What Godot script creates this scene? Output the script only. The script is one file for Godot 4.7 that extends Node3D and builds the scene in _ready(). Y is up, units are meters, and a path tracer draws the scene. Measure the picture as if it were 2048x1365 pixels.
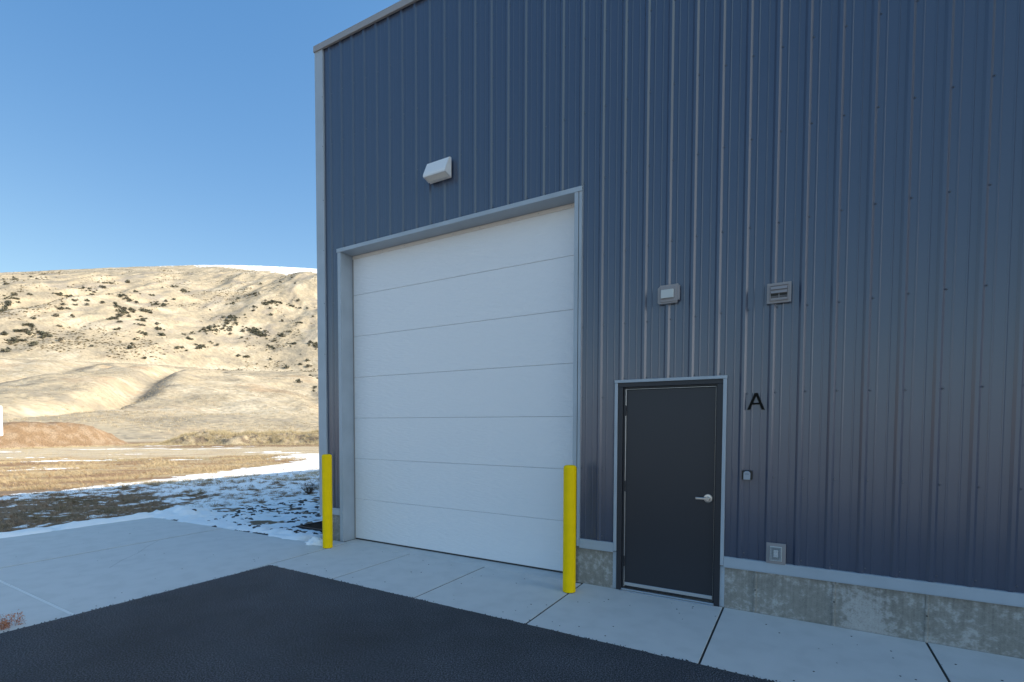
extends Node3D

const EYE = Vector3(1.837, 1.6927, 4.988)
const RIB = 0.2286
const SUN_AT = Vector3(10.6, 7.1, -5.7)
const SKY_LEVEL = 0.113
const SLOPE = -0.034
var rng := RandomNumberGenerator.new()
var M := {}
var n_mid := FastNoiseLite.new()
var n_big := FastNoiseLite.new()
var n_fine := FastNoiseLite.new()
var n_ridge := FastNoiseLite.new()
var building: Node3D

func _ready():
	# ---------------------------------------------------------------- camera, sky, sun, exposure
	var cam := Camera3D.new()
	cam.name = "camera"
	cam.projection = Camera3D.PROJECTION_FRUSTUM
	cam.near = 0.05
	cam.far = 6000.0
	cam.size = 0.05 * 1365.0 / 991.67
	cam.frustum_offset = Vector2(0, 0.05 * 207.52 / 991.67)
	cam.position = EYE
	cam.basis = Basis.from_euler(Vector3(deg_to_rad(-2.09575), deg_to_rad(30.21477), deg_to_rad(0.17145)))
	add_child(cam)
	cam.current = true
	var sky_mat := PanoramaSkyMaterial.new()
	sky_mat.panorama = clear_sky(SUN_AT.normalized())
	var sky := Sky.new()
	sky.sky_material = sky_mat
	var env := Environment.new()
	env.background_mode = Environment.BG_SKY
	env.sky = sky
	env.background_energy_multiplier = 1.0
	env.tonemap_mode = Environment.TONE_MAPPER_LINEAR
	env.tonemap_exposure = 2.8
	env.sdfgi_enabled = true
	env.ssao_enabled = true
	env.ssil_enabled = true
	var we := WorldEnvironment.new()
	we.name = "world_environment"
	we.environment = env
	add_child(we)
	var sun := DirectionalLight3D.new()
	sun.name = "sun"
	sun.light_energy = 0.88
	sun.light_color = Color(1.0, 0.95, 0.87)
	sun.light_angular_distance = 0.5
	sun.shadow_enabled = true
	add_child(sun)
	sun.look_at_from_position(SUN_AT * 10.0, Vector3.ZERO)
	# ---------------------------------------------------------------- set-up
	rng.seed = 7
	noise(n_mid, 11, 0.9, 4)
	noise(n_big, 23, 0.02, 4)
	noise(n_fine, 5, 3.0, 3)
	noise(n_ridge, 41, 0.0075, 2)
	n_ridge.fractal_type = FastNoiseLite.FRACTAL_RIDGED
	materials()
	# ---------------------------------------------------------------- setting
	build_ground()
	build_hill()
	build_pavement()
	build_snow()
	# ---------------------------------------------------------------- building
	build_building()
	# ---------------------------------------------------------------- things
	build_wall_fittings()
	build_bollards()
	build_mounds()
	build_grate()
	build_junipers()
	build_plants()
	build_grass()
	build_hill_grass()
	build_rocks()

# =================================================================== sky
# The luminance of a clear sky after the CIE standard (type 14): brightest at the horizon and round the sun, darkest a quarter turn from the sun; the bluer the darker
func clear_sky(to_sun: Vector3) -> ImageTexture:
	var w := 512
	var h := 256
	var im := Image.create(w, h, false, Image.FORMAT_RGBF)
	for j in h:
		var el := (0.5 - (j + 0.5) / h) * PI
		for i in w:
			var th := ((i + 0.5) / w - 0.25) * TAU
			if el < 0.0:
				im.set_pixel(i, j, Color(0.20, 0.19, 0.18))
				continue
			var d := Vector3(cos(th) * cos(el), sin(el), sin(th) * cos(el))
			var chi := acos(clampf(d.dot(to_sun), -1.0, 1.0))
			var phi := 1.0 - exp(-0.15 / maxf(d.y, 0.01))
			var f := 1.0 + 16.0 * (exp(-3.0 * chi) - exp(-1.5 * PI)) + 0.30 * cos(chi) * cos(chi)
			var x := phi * f / 0.235
			var rb := minf(0.205 + 0.20 * (x - 1.0), 0.88)
			var gb := minf(0.50 + 0.20 * (x - 1.0), 0.94)
			rb = maxf(rb, 0.06)
			var lum := SKY_LEVEL * x
			var k := lum / (0.2126 * rb + 0.7152 * gb + 0.0722)
			im.set_pixel(i, j, Color(rb * k, gb * k, k))
	return ImageTexture.create_from_image(im)

# =================================================================== helpers
func noise(n: FastNoiseLite, s: int, f: float, oct: int):
	n.seed = s
	n.frequency = f
	n.noise_type = FastNoiseLite.TYPE_SIMPLEX_SMOOTH
	n.fractal_type = FastNoiseLite.FRACTAL_FBM
	n.fractal_octaves = oct

func numbered(called: String) -> String:
	if not has_node(called):
		return called
	var k := 1
	while has_node("%s_%03d" % [called, k]):
		k += 1
	return "%s_%03d" % [called, k]

func tag(o: Node, label := "", category := "", group := "", kind := ""):
	if label: o.set_meta("label", label)
	if category: o.set_meta("category", category)
	if group: o.set_meta("group", group)
	if kind: o.set_meta("kind", kind)
	return o

func base(called: String, where: Vector3, label: String, category: String, group := "") -> Node3D:
	var o := Node3D.new()
	o.name = numbered(called)
	add_child(o, true)
	o.position = where
	tag(o, label, category, group)
	return o

func mb() -> SurfaceTool:
	var st := SurfaceTool.new()
	st.begin(Mesh.PRIMITIVE_TRIANGLES)
	st.set_smooth_group(-1)
	return st

func build(st: SurfaceTool, called: String, m: Material, parent: Node = self) -> MeshInstance3D:
	st.generate_normals()
	return place(st.commit(), called, m, parent)

func place(mesh: Mesh, called: String, m: Material, parent: Node = self) -> MeshInstance3D:
	var o := MeshInstance3D.new()
	o.mesh = mesh
	o.name = numbered(called) if parent == self else called
	if m: o.material_override = m
	parent.add_child(o, true)
	return o

# triangle a, b, c turned so that its face looks along n
func tri(st: SurfaceTool, a: Vector3, b: Vector3, c: Vector3, n: Vector3):
	if (b - a).cross(c - a).dot(n) > 0.0:
		var t := b
		b = c
		c = t
	st.add_vertex(a); st.add_vertex(b); st.add_vertex(c)

func quad(st: SurfaceTool, a: Vector3, b: Vector3, c: Vector3, d: Vector3, n: Vector3):
	tri(st, a, b, c, n)
	tri(st, a, c, d, n)

# box between two corners with chamfered edges
func box(st: SurfaceTool, lo: Vector3, hi: Vector3, e := 0.002, tf := Transform3D.IDENTITY):
	var c := (lo + hi) * 0.5
	var h := (hi - lo) * 0.5
	e = minf(e, minf(h.x, minf(h.y, h.z)) * 0.9)
	var P := func(s: Vector3, ax: int) -> Vector3:
		var p := Vector3(s.x * (h.x - e), s.y * (h.y - e), s.z * (h.z - e))
		p[ax] = s[ax] * h[ax]
		return tf * (c + p)
	for ax in 3:
		var b := (ax + 1) % 3
		var d := (ax + 2) % 3
		for s in [-1.0, 1.0]:
			var v := []
			for q in [[-1, -1], [1, -1], [1, 1], [-1, 1]]:
				var sg := Vector3.ZERO
				sg[ax] = s; sg[b] = q[0]; sg[d] = q[1]
				v.append(P.call(sg, ax))
			var n := Vector3.ZERO
			n[ax] = s
			quad(st, v[0], v[1], v[2], v[3], tf.basis * n)
			# chamfer between axes ax and b
			for s2 in [-1.0, 1.0]:
				var a1 := Vector3.ZERO
				a1[ax] = s; a1[b] = s2; a1[d] = -1
				var a2 := a1
				a2[d] = 1
				var nn := Vector3.ZERO
				nn[ax] = s; nn[b] = s2
				quad(st, P.call(a1, ax), P.call(a2, ax), P.call(a2, b), P.call(a1, b), tf.basis * nn)
	for x in [-1.0, 1.0]:
		for y in [-1.0, 1.0]:
			for z in [-1.0, 1.0]:
				var sg := Vector3(x, y, z)
				tri(st, P.call(sg, 0), P.call(sg, 1), P.call(sg, 2), tf.basis * sg)

# prism over a polygon in the ground plane
func prism(st: SurfaceTool, poly: PackedVector2Array, y0: float, y1: float, e := 0.004):
	var idx := Geometry2D.triangulate_polygon(poly)
	var mid := Vector2.ZERO
	for p in poly: mid += p / poly.size()
	var top := PackedVector2Array()
	var n := poly.size()
	var area := 0.0
	for i in n: area += poly[i].cross(poly[(i + 1) % n])
	var sgn := 1.0 if area > 0 else -1.0
	for i in n:
		var d1 := (poly[i] - poly[(i + n - 1) % n]).normalized()
		var d2 := (poly[(i + 1) % n] - poly[i]).normalized()
		var nrm := (Vector2(-d1.y, d1.x) + Vector2(-d2.y, d2.x)).normalized() * sgn
		top.append(poly[i] + nrm * e)
	for k in range(0, idx.size(), 3):
		var a := top[idx[k]]; var b := top[idx[k + 1]]; var c := top[idx[k + 2]]
		tri(st, Vector3(a.x, y1, a.y), Vector3(b.x, y1, b.y), Vector3(c.x, y1, c.y), Vector3.UP)
	for i in n:
		var j := (i + 1) % n
		var d := poly[j] - poly[i]
		var o := Vector3(d.y, 0, -d.x) * sgn
		quad(st, Vector3(poly[i].x, y0, poly[i].y), Vector3(poly[j].x, y0, poly[j].y), Vector3(poly[j].x, y1 - e, poly[j].y), Vector3(poly[i].x, y1 - e, poly[i].y), o)
		quad(st, Vector3(poly[i].x, y1 - e, poly[i].y), Vector3(poly[j].x, y1 - e, poly[j].y), Vector3(top[j].x, y1, top[j].y), Vector3(top[i].x, y1, top[i].y), o + Vector3.UP)

# profile (radius, height) turned round an axis
func lathe(st: SurfaceTool, prof: Array, seg := 24, tf := Transform3D.IDENTITY):
	for k in prof.size() - 1:
		var p: Vector2 = prof[k]
		var q: Vector2 = prof[k + 1]
		for i in seg:
			var a := TAU * i / seg
			var b := TAU * (i + 1) / seg
			var v := [Vector3(cos(a) * p.x, p.y, sin(a) * p.x), Vector3(cos(b) * p.x, p.y, sin(b) * p.x), Vector3(cos(b) * q.x, q.y, sin(b) * q.x), Vector3(cos(a) * q.x, q.y, sin(a) * q.x)]
			var m := (a + b) * 0.5
			var d := q - p
			var n := Vector3(cos(m) * d.y, -d.x, sin(m) * d.y)
			for t in [[0, 1, 2], [0, 2, 3]]:
				var A: Vector3 = v[t[0]]; var B: Vector3 = v[t[1]]; var C: Vector3 = v[t[2]]
				if (B - A).cross(C - A).length() > 1e-12:
					tri(st, tf * A, tf * B, tf * C, tf.basis * n)

func tube(st: SurfaceTool, a: Vector3, b: Vector3, r0: float, r1: float, seg := 5):
	var d := (b - a).normalized()
	var x := d.cross(Vector3(0.3, 0.9, 0.2)).normalized()
	var y := d.cross(x)
	for i in seg:
		var u := TAU * i / seg
		var w := TAU * (i + 1) / seg
		var p := x * cos(u) + y * sin(u)
		var q := x * cos(w) + y * sin(w)
		quad(st, a + p * r0, a + q * r0, b + q * r1, b + p * r1, p + q)

# lines of a grid that is finest at c and grows outwards
func lines(c: float, step: float, grow: float, lo: float, hi: float, most := 1e9) -> PackedFloat32Array:
	var r := PackedFloat32Array()
	var left := []
	var s := step
	var p := c
	while p > lo:
		p = maxf(p - s, lo)
		left.push_front(p)
		s = minf(s * grow, most)
	r.append_array(PackedFloat32Array(left))
	r.append(c)
	s = step
	p = c
	while p < hi:
		p = minf(p + s, hi)
		r.append(p)
		s = minf(s * grow, most)
	return r

# heightfield sheet on a grid; hf(x, z) -> height, cf(x, z, y) -> linear Color, keep(x, z) -> bool
func sheet(xs: PackedFloat32Array, zs: PackedFloat32Array, hf: Callable, cf: Callable, place_of = null, keep = null) -> ArrayMesh:
	var nx := xs.size()
	var nz := zs.size()
	var v := PackedVector3Array(); v.resize(nx * nz)
	var c := PackedColorArray(); c.resize(nx * nz)
	var nn := PackedVector3Array(); nn.resize(nx * nz)
	var uv := PackedVector2Array(); uv.resize(nx * nz)
	for j in nz:
		for i in nx:
			var p := Vector2(xs[i], zs[j])
			if place_of != null: p = place_of.call(p.x, p.y)
			var y: float = hf.call(p.x, p.y)
			v[j * nx + i] = Vector3(p.x, y, p.y)
			c[j * nx + i] = cf.call(p.x, p.y, y)
			uv[j * nx + i] = p
	for j in nz:
		for i in nx:
			var a := v[j * nx + maxi(i - 1, 0)]
			var b := v[j * nx + mini(i + 1, nx - 1)]
			var d := v[maxi(j - 1, 0) * nx + i]
			var e := v[mini(j + 1, nz - 1) * nx + i]
			var n := (e - d).cross(b - a).normalized()
			nn[j * nx + i] = n if n.y > 0 else -n
	var idx := PackedInt32Array()
	for j in nz - 1:
		for i in nx - 1:
			var k := j * nx + i
			if keep != null and not keep.call(v[k], v[k + 1], v[k + nx], v[k + nx + 1]): continue
			var flip := (v[k + 1] - v[k]).cross(v[k + nx] - v[k]).y > 0
			if flip: idx.append_array([k, k + nx, k + 1, k + 1, k + nx, k + nx + 1])
			else: idx.append_array([k, k + 1, k + nx, k + 1, k + nx + 1, k + nx])
	var arr := []
	arr.resize(Mesh.ARRAY_MAX)
	arr[Mesh.ARRAY_VERTEX] = v
	arr[Mesh.ARRAY_NORMAL] = nn
	arr[Mesh.ARRAY_COLOR] = c
	arr[Mesh.ARRAY_TEX_UV] = uv
	arr[Mesh.ARRAY_INDEX] = idx
	var m := ArrayMesh.new()
	m.add_surface_from_arrays(Mesh.PRIMITIVE_TRIANGLES, arr)
	return m

func sm(a: float, b: float, x: float) -> float:
	return smoothstep(a, b, x)

# =================================================================== materials
func tex(freq: float, oct: int, seed_: int, ramp: Array, size := 512, normal := 0.0, type := FastNoiseLite.TYPE_SIMPLEX_SMOOTH, warp := 0.0) -> NoiseTexture2D:
	var n := FastNoiseLite.new()
	noise(n, seed_, freq, oct)
	n.noise_type = type
	if warp > 0:
		n.domain_warp_enabled = true
		n.domain_warp_amplitude = warp
		n.domain_warp_frequency = freq
	var t := NoiseTexture2D.new()
	t.noise = n
	t.width = size
	t.height = size
	t.seamless = true
	t.seamless_blend_skirt = 0.2
	if normal > 0:
		t.as_normal_map = true
		t.bump_strength = normal
	elif ramp.size():
		var g := Gradient.new()
		g.offsets = PackedFloat32Array()
		g.colors = PackedColorArray()
		var off := PackedFloat32Array()
		var col := PackedColorArray()
		for r in ramp:
			off.append(r[0])
			var k: Vector3 = r[1]
			col.append(Color(k.x, k.y, k.z).linear_to_srgb())
		g.offsets = off
		g.colors = col
		t.color_ramp = g
	return t

func mat(col: Vector3, rough: float, metal := 0.0) -> StandardMaterial3D:
	var m := StandardMaterial3D.new()
	m.albedo_color = Color(col.x, col.y, col.z).linear_to_srgb()
	m.roughness = rough
	m.metallic = metal
	return m

func tri_tex(m: StandardMaterial3D, t: Texture2D, scale: float, nrm: Texture2D = null, ns := 1.0, world := true):
	m.uv1_triplanar = true
	m.uv1_world_triplanar = world
	m.uv1_scale = Vector3.ONE * scale
	if t:
		m.albedo_texture = t
	if nrm:
		m.normal_enabled = true
		m.normal_texture = nrm
		m.normal_scale = ns
	return m

func g3(x: float) -> Vector3: return Vector3(x, x, x)

func materials():
	# painted steel wall sheet: charcoal with a satin coat, faintly uneven
	var oil := tex(0.004, 3, 3, [], 512, 3.0)
	M.panel = tri_tex(mat(Vector3(0.046, 0.062, 0.104), 0.27), null, 0.45, oil, 0.12)
	M.panel.metallic_specular = 0.72
	M.trim = tri_tex(mat(Vector3(0.38, 0.435, 0.49), 0.38), tex(0.006, 4, 9, [[0.0, g3(0.86)], [1.0, g3(1.0)]]), 0.6)
	M.trim_soft = mat(Vector3(0.26, 0.25, 0.245), 0.5)
	M.fascia = mat(Vector3(0.30, 0.29, 0.29), 0.42)
	M.screw = mat(Vector3(0.045, 0.055, 0.08), 0.35)
	M.zinc = mat(Vector3(0.45, 0.46, 0.47), 0.35, 0.9)
	# sectional door: white, with the fine horizontal grain pressed into it
	var grain := tex(0.02, 3, 17, [], 512, 6.0)
	M.door_white = mat(Vector3(0.76, 0.77, 0.785), 0.38)
	M.door_white.uv1_triplanar = true
	M.door_white.uv1_world_triplanar = true
	M.door_white.uv1_scale = Vector3(0.55, 6.0, 0.55)
	M.door_white.normal_enabled = true
	M.door_white.normal_texture = grain
	M.door_white.normal_scale = 0.8
	M.rubber = mat(g3(0.012), 0.7)
	M.seal = mat(Vector3(0.66, 0.62, 0.58), 0.6)
	M.dark_door = tri_tex(mat(Vector3(0.019, 0.021, 0.029), 0.42), null, 0.8, oil, 0.06)
	M.frame = mat(Vector3(0.016, 0.018, 0.025), 0.45)
	M.alu = mat(Vector3(0.62, 0.62, 0.62), 0.32, 0.85)
	M.steel = mat(Vector3(0.55, 0.55, 0.55), 0.28, 0.95)
	M.white_paint = mat(Vector3(0.72, 0.73, 0.74), 0.4)
	M.lens = mat(Vector3(0.85, 0.84, 0.80), 0.3)
	M.grey_plastic = mat(Vector3(0.27, 0.255, 0.26), 0.5)
	M.pale_plastic = mat(Vector3(0.50, 0.53, 0.52), 0.45)
	M.black = mat(g3(0.010), 0.5)
	M.black_satin = mat(g3(0.005), 0.6)
	M.black_satin.metallic_specular = 0.25
	M.ink = mat(g3(0.03), 0.6)
	M.lock_face = mat(Vector3(0.30, 0.34, 0.40), 0.4, 0.3)
	M.cover = StandardMaterial3D.new()
	M.cover.albedo_color = Color(0.75, 0.78, 0.8, 0.22)
	M.cover.transparency = BaseMaterial3D.TRANSPARENCY_ALPHA
	M.cover.roughness = 0.08
	M.yellow = tri_tex(mat(Vector3(1.0, 0.66, 0.004), 0.5), tex(0.02, 4, 71, [[0.0, g3(0.90)], [1.0, g3(1.0)]], 256), 1.2)
	M.yellow.metallic_specular = 0.2
	# concrete of the paving: pale, with soft blotches and fine grit
	M.concrete = tri_tex(mat(g3(1.0), 0.85), tex(0.008, 7, 31, [[0.2, Vector3(0.555, 0.553, 0.545)], [0.5, Vector3(0.585, 0.583, 0.573)], [0.8, Vector3(0.60, 0.597, 0.586)]], 1024, 0.0, FastNoiseLite.TYPE_SIMPLEX_SMOOTH, 20.0), 0.4)
	M.joint = mat(Vector3(0.025, 0.025, 0.025), 0.9)
	M.pad_joint = mat(g3(0.10), 0.9)
	M.crack = mat(g3(0.22), 0.9)
	M.sealant = mat(Vector3(0.70, 0.70, 0.69), 0.7)
	M.found = foundation_material()
	# asphalt: fine chippings
	var chips := tex(0.13, 2, 51, [[0.25, g3(0.04)], [0.42, g3(0.22)], [0.55, g3(0.40)], [0.68, g3(0.70)], [0.78, g3(1.0)]], 1024)
	M.asphalt = tri_tex(mat(g3(1.0), 0.8), chips, 0.55, tex(0.13, 2, 51, [], 1024, 12.0), 0.35)
	M.asphalt.vertex_color_use_as_albedo = true
	# soil, hill
	M.soil = tri_tex(mat(g3(1.0), 1.0), tex(0.05, 5, 61, [[0.2, g3(0.55)], [0.5, g3(0.9)], [0.8, g3(1.0)]], 512), 0.7, tex(0.08, 4, 62, [], 512, 6.0), 0.8)
	M.soil.vertex_color_use_as_albedo = true
	M.hill = tri_tex(mat(g3(1.0), 1.0), tex(0.02, 6, 64, [[0.15, g3(0.68)], [0.40, g3(0.87)], [0.6, g3(0.96)], [0.85, g3(1.08)]], 2048), 0.0137, tex(0.03, 5, 65, [], 1024, 10.0), 0.45)
	M.hill.vertex_color_use_as_albedo = true
	M.dirt = tri_tex(mat(g3(1.0), 1.0), tex(0.04, 5, 66, [[0.2, g3(0.5)], [0.45, g3(0.85)], [0.7, g3(1.0)], [0.85, g3(1.5)]], 512), 0.35, tex(0.05, 5, 67, [], 512, 10.0), 0.9)
	M.dirt.vertex_color_use_as_albedo = true
	M.snow = tri_tex(mat(Vector3(0.86, 0.88, 0.90), 0.7), null, 1.3, tex(0.03, 5, 68, [], 512, 5.0), 0.4)
	M.blade = mat(g3(1.0), 0.9)
	M.blade.vertex_color_use_as_albedo = true
	M.blade.backlight_enabled = true
	M.blade.backlight = Color(0.35, 0.35, 0.35)
	M.leaf = mat(g3(1.0), 0.95)
	M.leaf.vertex_color_use_as_albedo = true
	M.rock = tri_tex(mat(g3(1.0), 0.85), tex(0.05, 4, 73, [[0.2, g3(0.5)], [0.8, g3(1.0)]], 256), 4.0)
	M.rock.vertex_color_use_as_albedo = true
	M.twig = mat(Vector3(0.10, 0.075, 0.06), 0.9)
	M.russet = mat(Vector3(0.42, 0.15, 0.05), 0.9)
	M.russet.backlight_enabled = true
	M.russet.backlight = Color(0.3, 0.3, 0.3)
	M.iron = mat(Vector3(0.03, 0.025, 0.024), 0.6, 0.5)

# stem wall concrete: stained grey with pale salts, drips and pits, one image along 9 m of wall
func foundation_material() -> StandardMaterial3D:
	var w := 2048
	var h := 96
	var a := FastNoiseLite.new()
	noise(a, 81, 0.02, 5)
	var b := FastNoiseLite.new()
	noise(b, 82, 0.12, 3)
	var im := Image.create(w, h, false, Image.FORMAT_RGB8)
	for x in w:
		var mx := -4.5 + 9.0 * x / w
		var streak := b.get_noise_2d(x * 1.6, 3.0)
		for y in h:
			var my := 0.42 * (1.0 - float(y) / h)
			var n := 0.6 * a.get_noise_2d(x * 0.5, y * 0.7) + 0.6 * b.get_noise_2d(x * 0.55 + 90.0, y * 0.5)
			var f := b.get_noise_2d(x * 1.2 + 500.0, y * 2.0)
			var v := 0.25 + 0.06 * n + 0.045 * streak * (0.4 + my * 2.0) + 0.05 * f
			# pale salts on some bays, dense near the bottom
			var pale := sm(0.0, 0.55, n + 0.35 * f + 0.60 * exp(-pow((mx - 2.36) / 0.18, 2.0)) + 0.15 * exp(-pow((mx - 2.95) / 0.3, 2.0)) + 0.22 * (0.16 - my) / 0.16 * sm(0.2, 0.0, my) - 0.08)
			v += 0.12 * pale
			if f > 0.36: v *= 0.72
			var warm := 1.0 - pale * 0.6
			im.set_pixel(x, y, Color(v * (1.0 + 0.05 * warm), v * (1.0 + 0.005 * warm), v * (1.0 - 0.10 * warm)).linear_to_srgb())
	var m := mat(g3(1.0), 0.9)
	m.albedo_texture = ImageTexture.create_from_image(im)
	return m

# =================================================================== land
func soil_y(x: float, z: float) -> float:
	var d := maxf(0.0, maxf(-8.5 - x, maxf(x - 30.0, maxf(-z - 32.0, z - 42.0))))
	var k := sm(0.0, 5.0, d)
	return -0.045 + k * (0.05 * n_mid.get_noise_2d(x * 0.35, z * 0.35) + 0.015 * n_mid.get_noise_2d(x * 2.0, z * 2.0)) - 0.0009 * minf(d, 200.0) - 0.05 * sm(0.0, 3.0, d) 

func field_e(x: float, z: float) -> float:
	return -(x * 0.787 + z * 0.617)

func soil_color(x: float, z: float, _y: float) -> Color:
	var e := field_e(x, z)
	var n := n_mid.get_noise_2d(x * 0.45 + z * 0.1, z * 0.28)
	var n2 := n_mid.get_noise_2d(x * 1.7 + 40.0, z * 1.7)
	var straw := Vector3(0.50, 0.39, 0.235)
	var brown := Vector3(0.29, 0.18, 0.10)
	var pale := Vector3(0.60, 0.51, 0.37)
	var c := brown.lerp(straw, sm(-0.25, 0.3, n + 0.4 * n2))
	c = c.lerp(pale, sm(27.0, 31.0, e + 4.0 * n) * (0.75 + 0.5 * n2))
	c = c.lerp(Vector3(0.20, 0.20, 0.09), 0.75 * sm(25.0, 26.5, e + 2.0 * n2) * sm(30.0, 28.5, e + 2.0 * n2) * sm(-0.15, 0.2, n_big.get_noise_2d(x * 2.0, z * 2.0 + 31.0)))
	c = c.lerp(Vector3(0.24, 0.15, 0.075), sm(41.5, 43.0, e + 1.5 * n) * sm(-13.0, -17.0, z) * sm(70.0, 55.0, e))
	if z > 6.0 and x > -9.0:
		# unseen pale gravel yard, added to bounce sunlight onto the shaded front
		return Color(0.43, 0.40, 0.35) * (0.9 + 0.25 * n2)
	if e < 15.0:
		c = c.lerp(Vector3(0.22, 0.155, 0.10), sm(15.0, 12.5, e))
	return Color(c.x, c.y, c.z)

func build_ground():
	var xs := lines(-12.0, 0.16, 1.035, -3000, 3000)
	var zs := lines(-1.0, 0.16, 1.035, -3000, 3000)
	var o := place(sheet(xs, zs, soil_y, soil_color), "ground", M.soil)
	tag(o, "brown soil and dry grass field running from the paving to the hill foot", "ground", "", "structure")

# ---- the hill: u runs away from the viewer along its axis, w across it
const AX = Vector2(-0.8988, -0.4384)
const BX = Vector2(0.4384, -0.8988)
func hill_at(u: float, w: float) -> Vector2:
	return Vector2(1.84, 4.99) + AX * u + BX * w

func hill_h(u: float, w: float) -> float:
	var bu := 395.0 + 22.0 * sin(w * 0.011 + 0.6) + 12.0 * sin(w * 0.031)
	var hb := 42.5 + 0.05 * w
	hb = clampf(hb, 20.0, 60.0)
	var t := clampf((u - 74.0) / (bu - 74.0), 0.0, 1.0)
	var h := hb * (0.72 * t + 0.28 * t * t * (3.0 - 2.0 * t)) + 5.0 * sin(PI * t) * (0.4 * sin(w * 0.035 + 2.0) + 0.8 * n_big.get_noise_2d(u * 0.35, w * 0.7))
	# the dry gully that cuts the lower face, and shallower draws beside it
	for g in [[-22.0, 0.155, 4.6, 5.0], [-92.0, 0.10, 2.0, 7.0], [-70.0, 0.3, 1.2, 3.0], [30.0, 0.2, 1.0, 4.0], [-50.0, 0.06, 2.0, 6.0], [75.0, 0.1, 2.5, 14.0], [-135.0, 0.12, 3.0, 14.0], [150.0, 0.1, 4.0, 12.0]]:
		var gw: float = g[0] + g[1] * (u - 130.0) + 4.0 * sin(u * 0.03 + g[0])
		var d: float = (w - gw) / g[3]
		h -= g[2] * exp(-d * d) * sm(0.02, 0.3, t) * sm(1.0, 0.8, t)
	# the upper face, steeper, broken by spurs and ravines that lean to the right as they climb
	var ru := 940.0 + 25.0 * sin(w * 0.008)
	var s := clampf((u - bu) / (ru - bu), 0.0, 1.0)
	var top := 252.0 + 0.27 * w - 0.0004 * maxf(w, 0.0) * maxf(w, 0.0)
	top = maxf(top, 60.0)
	var q := lerpf(s, sin(s * PI * 0.5), 0.12)
	h += (top - hb) * q
	var env := 4.0 * s * (1.0 - s) 
	var lean := w - 0.42 * (u - 400.0)
	var rv := n_ridge.get_noise_2d(lean * 1.0, u * 0.22)
	h += env * 1.6 * n_ridge.get_noise_2d(lean * 3.1 + 50.0, u * 0.8)
	h += env * (1.0 - 0.4 * s) * (7.0 * rv + 9.0 * n_big.get_noise_2d(lean * 0.45, u * 0.3 + 70.0))
	# the rounded knoll in front of the ridge on the right and the spur on the left
	h += 13.0 * exp(-pow((u - 720.0) / 95.0, 2.0) - pow((w - 160.0) / 90.0, 2.0))
	h += 5.0 * exp(-pow((u - 640.0) / 90.0, 2.0) - pow((w + 130.0) / 70.0, 2.0))
	# rough ground
	h += (0.7 + 0.5 * s - 0.6 * s * s) * n_mid.get_noise_2d(u * 0.08, w * 0.08) * sm(0.0, 0.2, t)
	if u > ru: h -= 0.10 * (u - ru) + 0.0004 * (u - ru) * (u - ru)
	return h * sm(900.0, 500.0, absf(w)) - 1.2

func hill_color(u: float, w: float, h: float, slope: Vector3) -> Color:
	var n := n_big.get_noise_2d(u * 0.9, w * 1.1)
	var n2 := n_mid.get_noise_2d(u * 0.12, w * 0.16)
	var n3 := n_mid.get_noise_2d(u * 0.45 + 9.0, w * 0.5)
	var straw := Vector3(0.455, 0.372, 0.252)
	var sage := Vector3(0.31, 0.265, 0.195)
	var rust := Vector3(0.38, 0.25, 0.14)
	var pale := Vector3(0.54, 0.465, 0.345)
	var c := straw.lerp(sage, sm(0.0, 0.5, n + 0.5 * n2) * 0.85)
	c = c.lerp(pale, sm(0.1, 0.45, -n + 0.4 * n3) * 0.7)
	c = c.lerp(rust, sm(0.2, 0.45, n_big.get_noise_2d(u * 0.7 + 300.0, w * 0.8)) * 0.5 * sm(420.0, 380.0, u))
	var st := n_mid.get_noise_2d(u * 0.035, (w - 0.42 * (u - 400.0)) * 0.22)
	c *= 0.93 + 0.22 * n3 + 0.22 * st
	# grey rocky outcrops on the upper face
	var lean := w - 0.42 * (u - 400.0)
	var rk := sm(0.20, 0.42, n_big.get_noise_2d(lean * 1.4 + 77.0, u * 0.8) + 0.3 * n3) * sm(430.0, 520.0, u) * sm(900.0, 800.0, u)
	c = c.lerp(Vector3(0.25, 0.22, 0.19), 0.55 * rk)
	# shade painted on the draw banks facing left, away from the sun
	c = c.lerp(Vector3(0.15, 0.125, 0.10), sm(0.10, 0.32, slope.x) * 0.5 * sm(430.0, 380.0, u))
	# the pale track along the bench
	var bu := 395.0 + 22.0 * sin(w * 0.011 + 0.6) + 12.0 * sin(w * 0.031)
	c = c.lerp(Vector3(0.58, 0.50, 0.37), 0.5 * exp(-pow((u - bu - 2.0) / 3.5, 2.0)) * (0.7 + 0.6 * n3))
	# snow lies along the crest
	var us := 935.0 - 0.75 * maxf(w - 15.0, 0.0) + 40.0 * sm(-40.0, -140.0, w)
	var snow := sm(-0.04, 0.10, (u - us) / 60.0 + 0.55 * n2 + 0.35 * n3 - 0.1 + 0.45 * n_big.get_noise_2d(lean * 1.2, u * 0.7 + 9.0))
	c = c.lerp(Vector3(0.86, 0.88, 0.90), snow * sm(730.0, 800.0, u))
	return Color(c.x, c.y, c.z)

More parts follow.
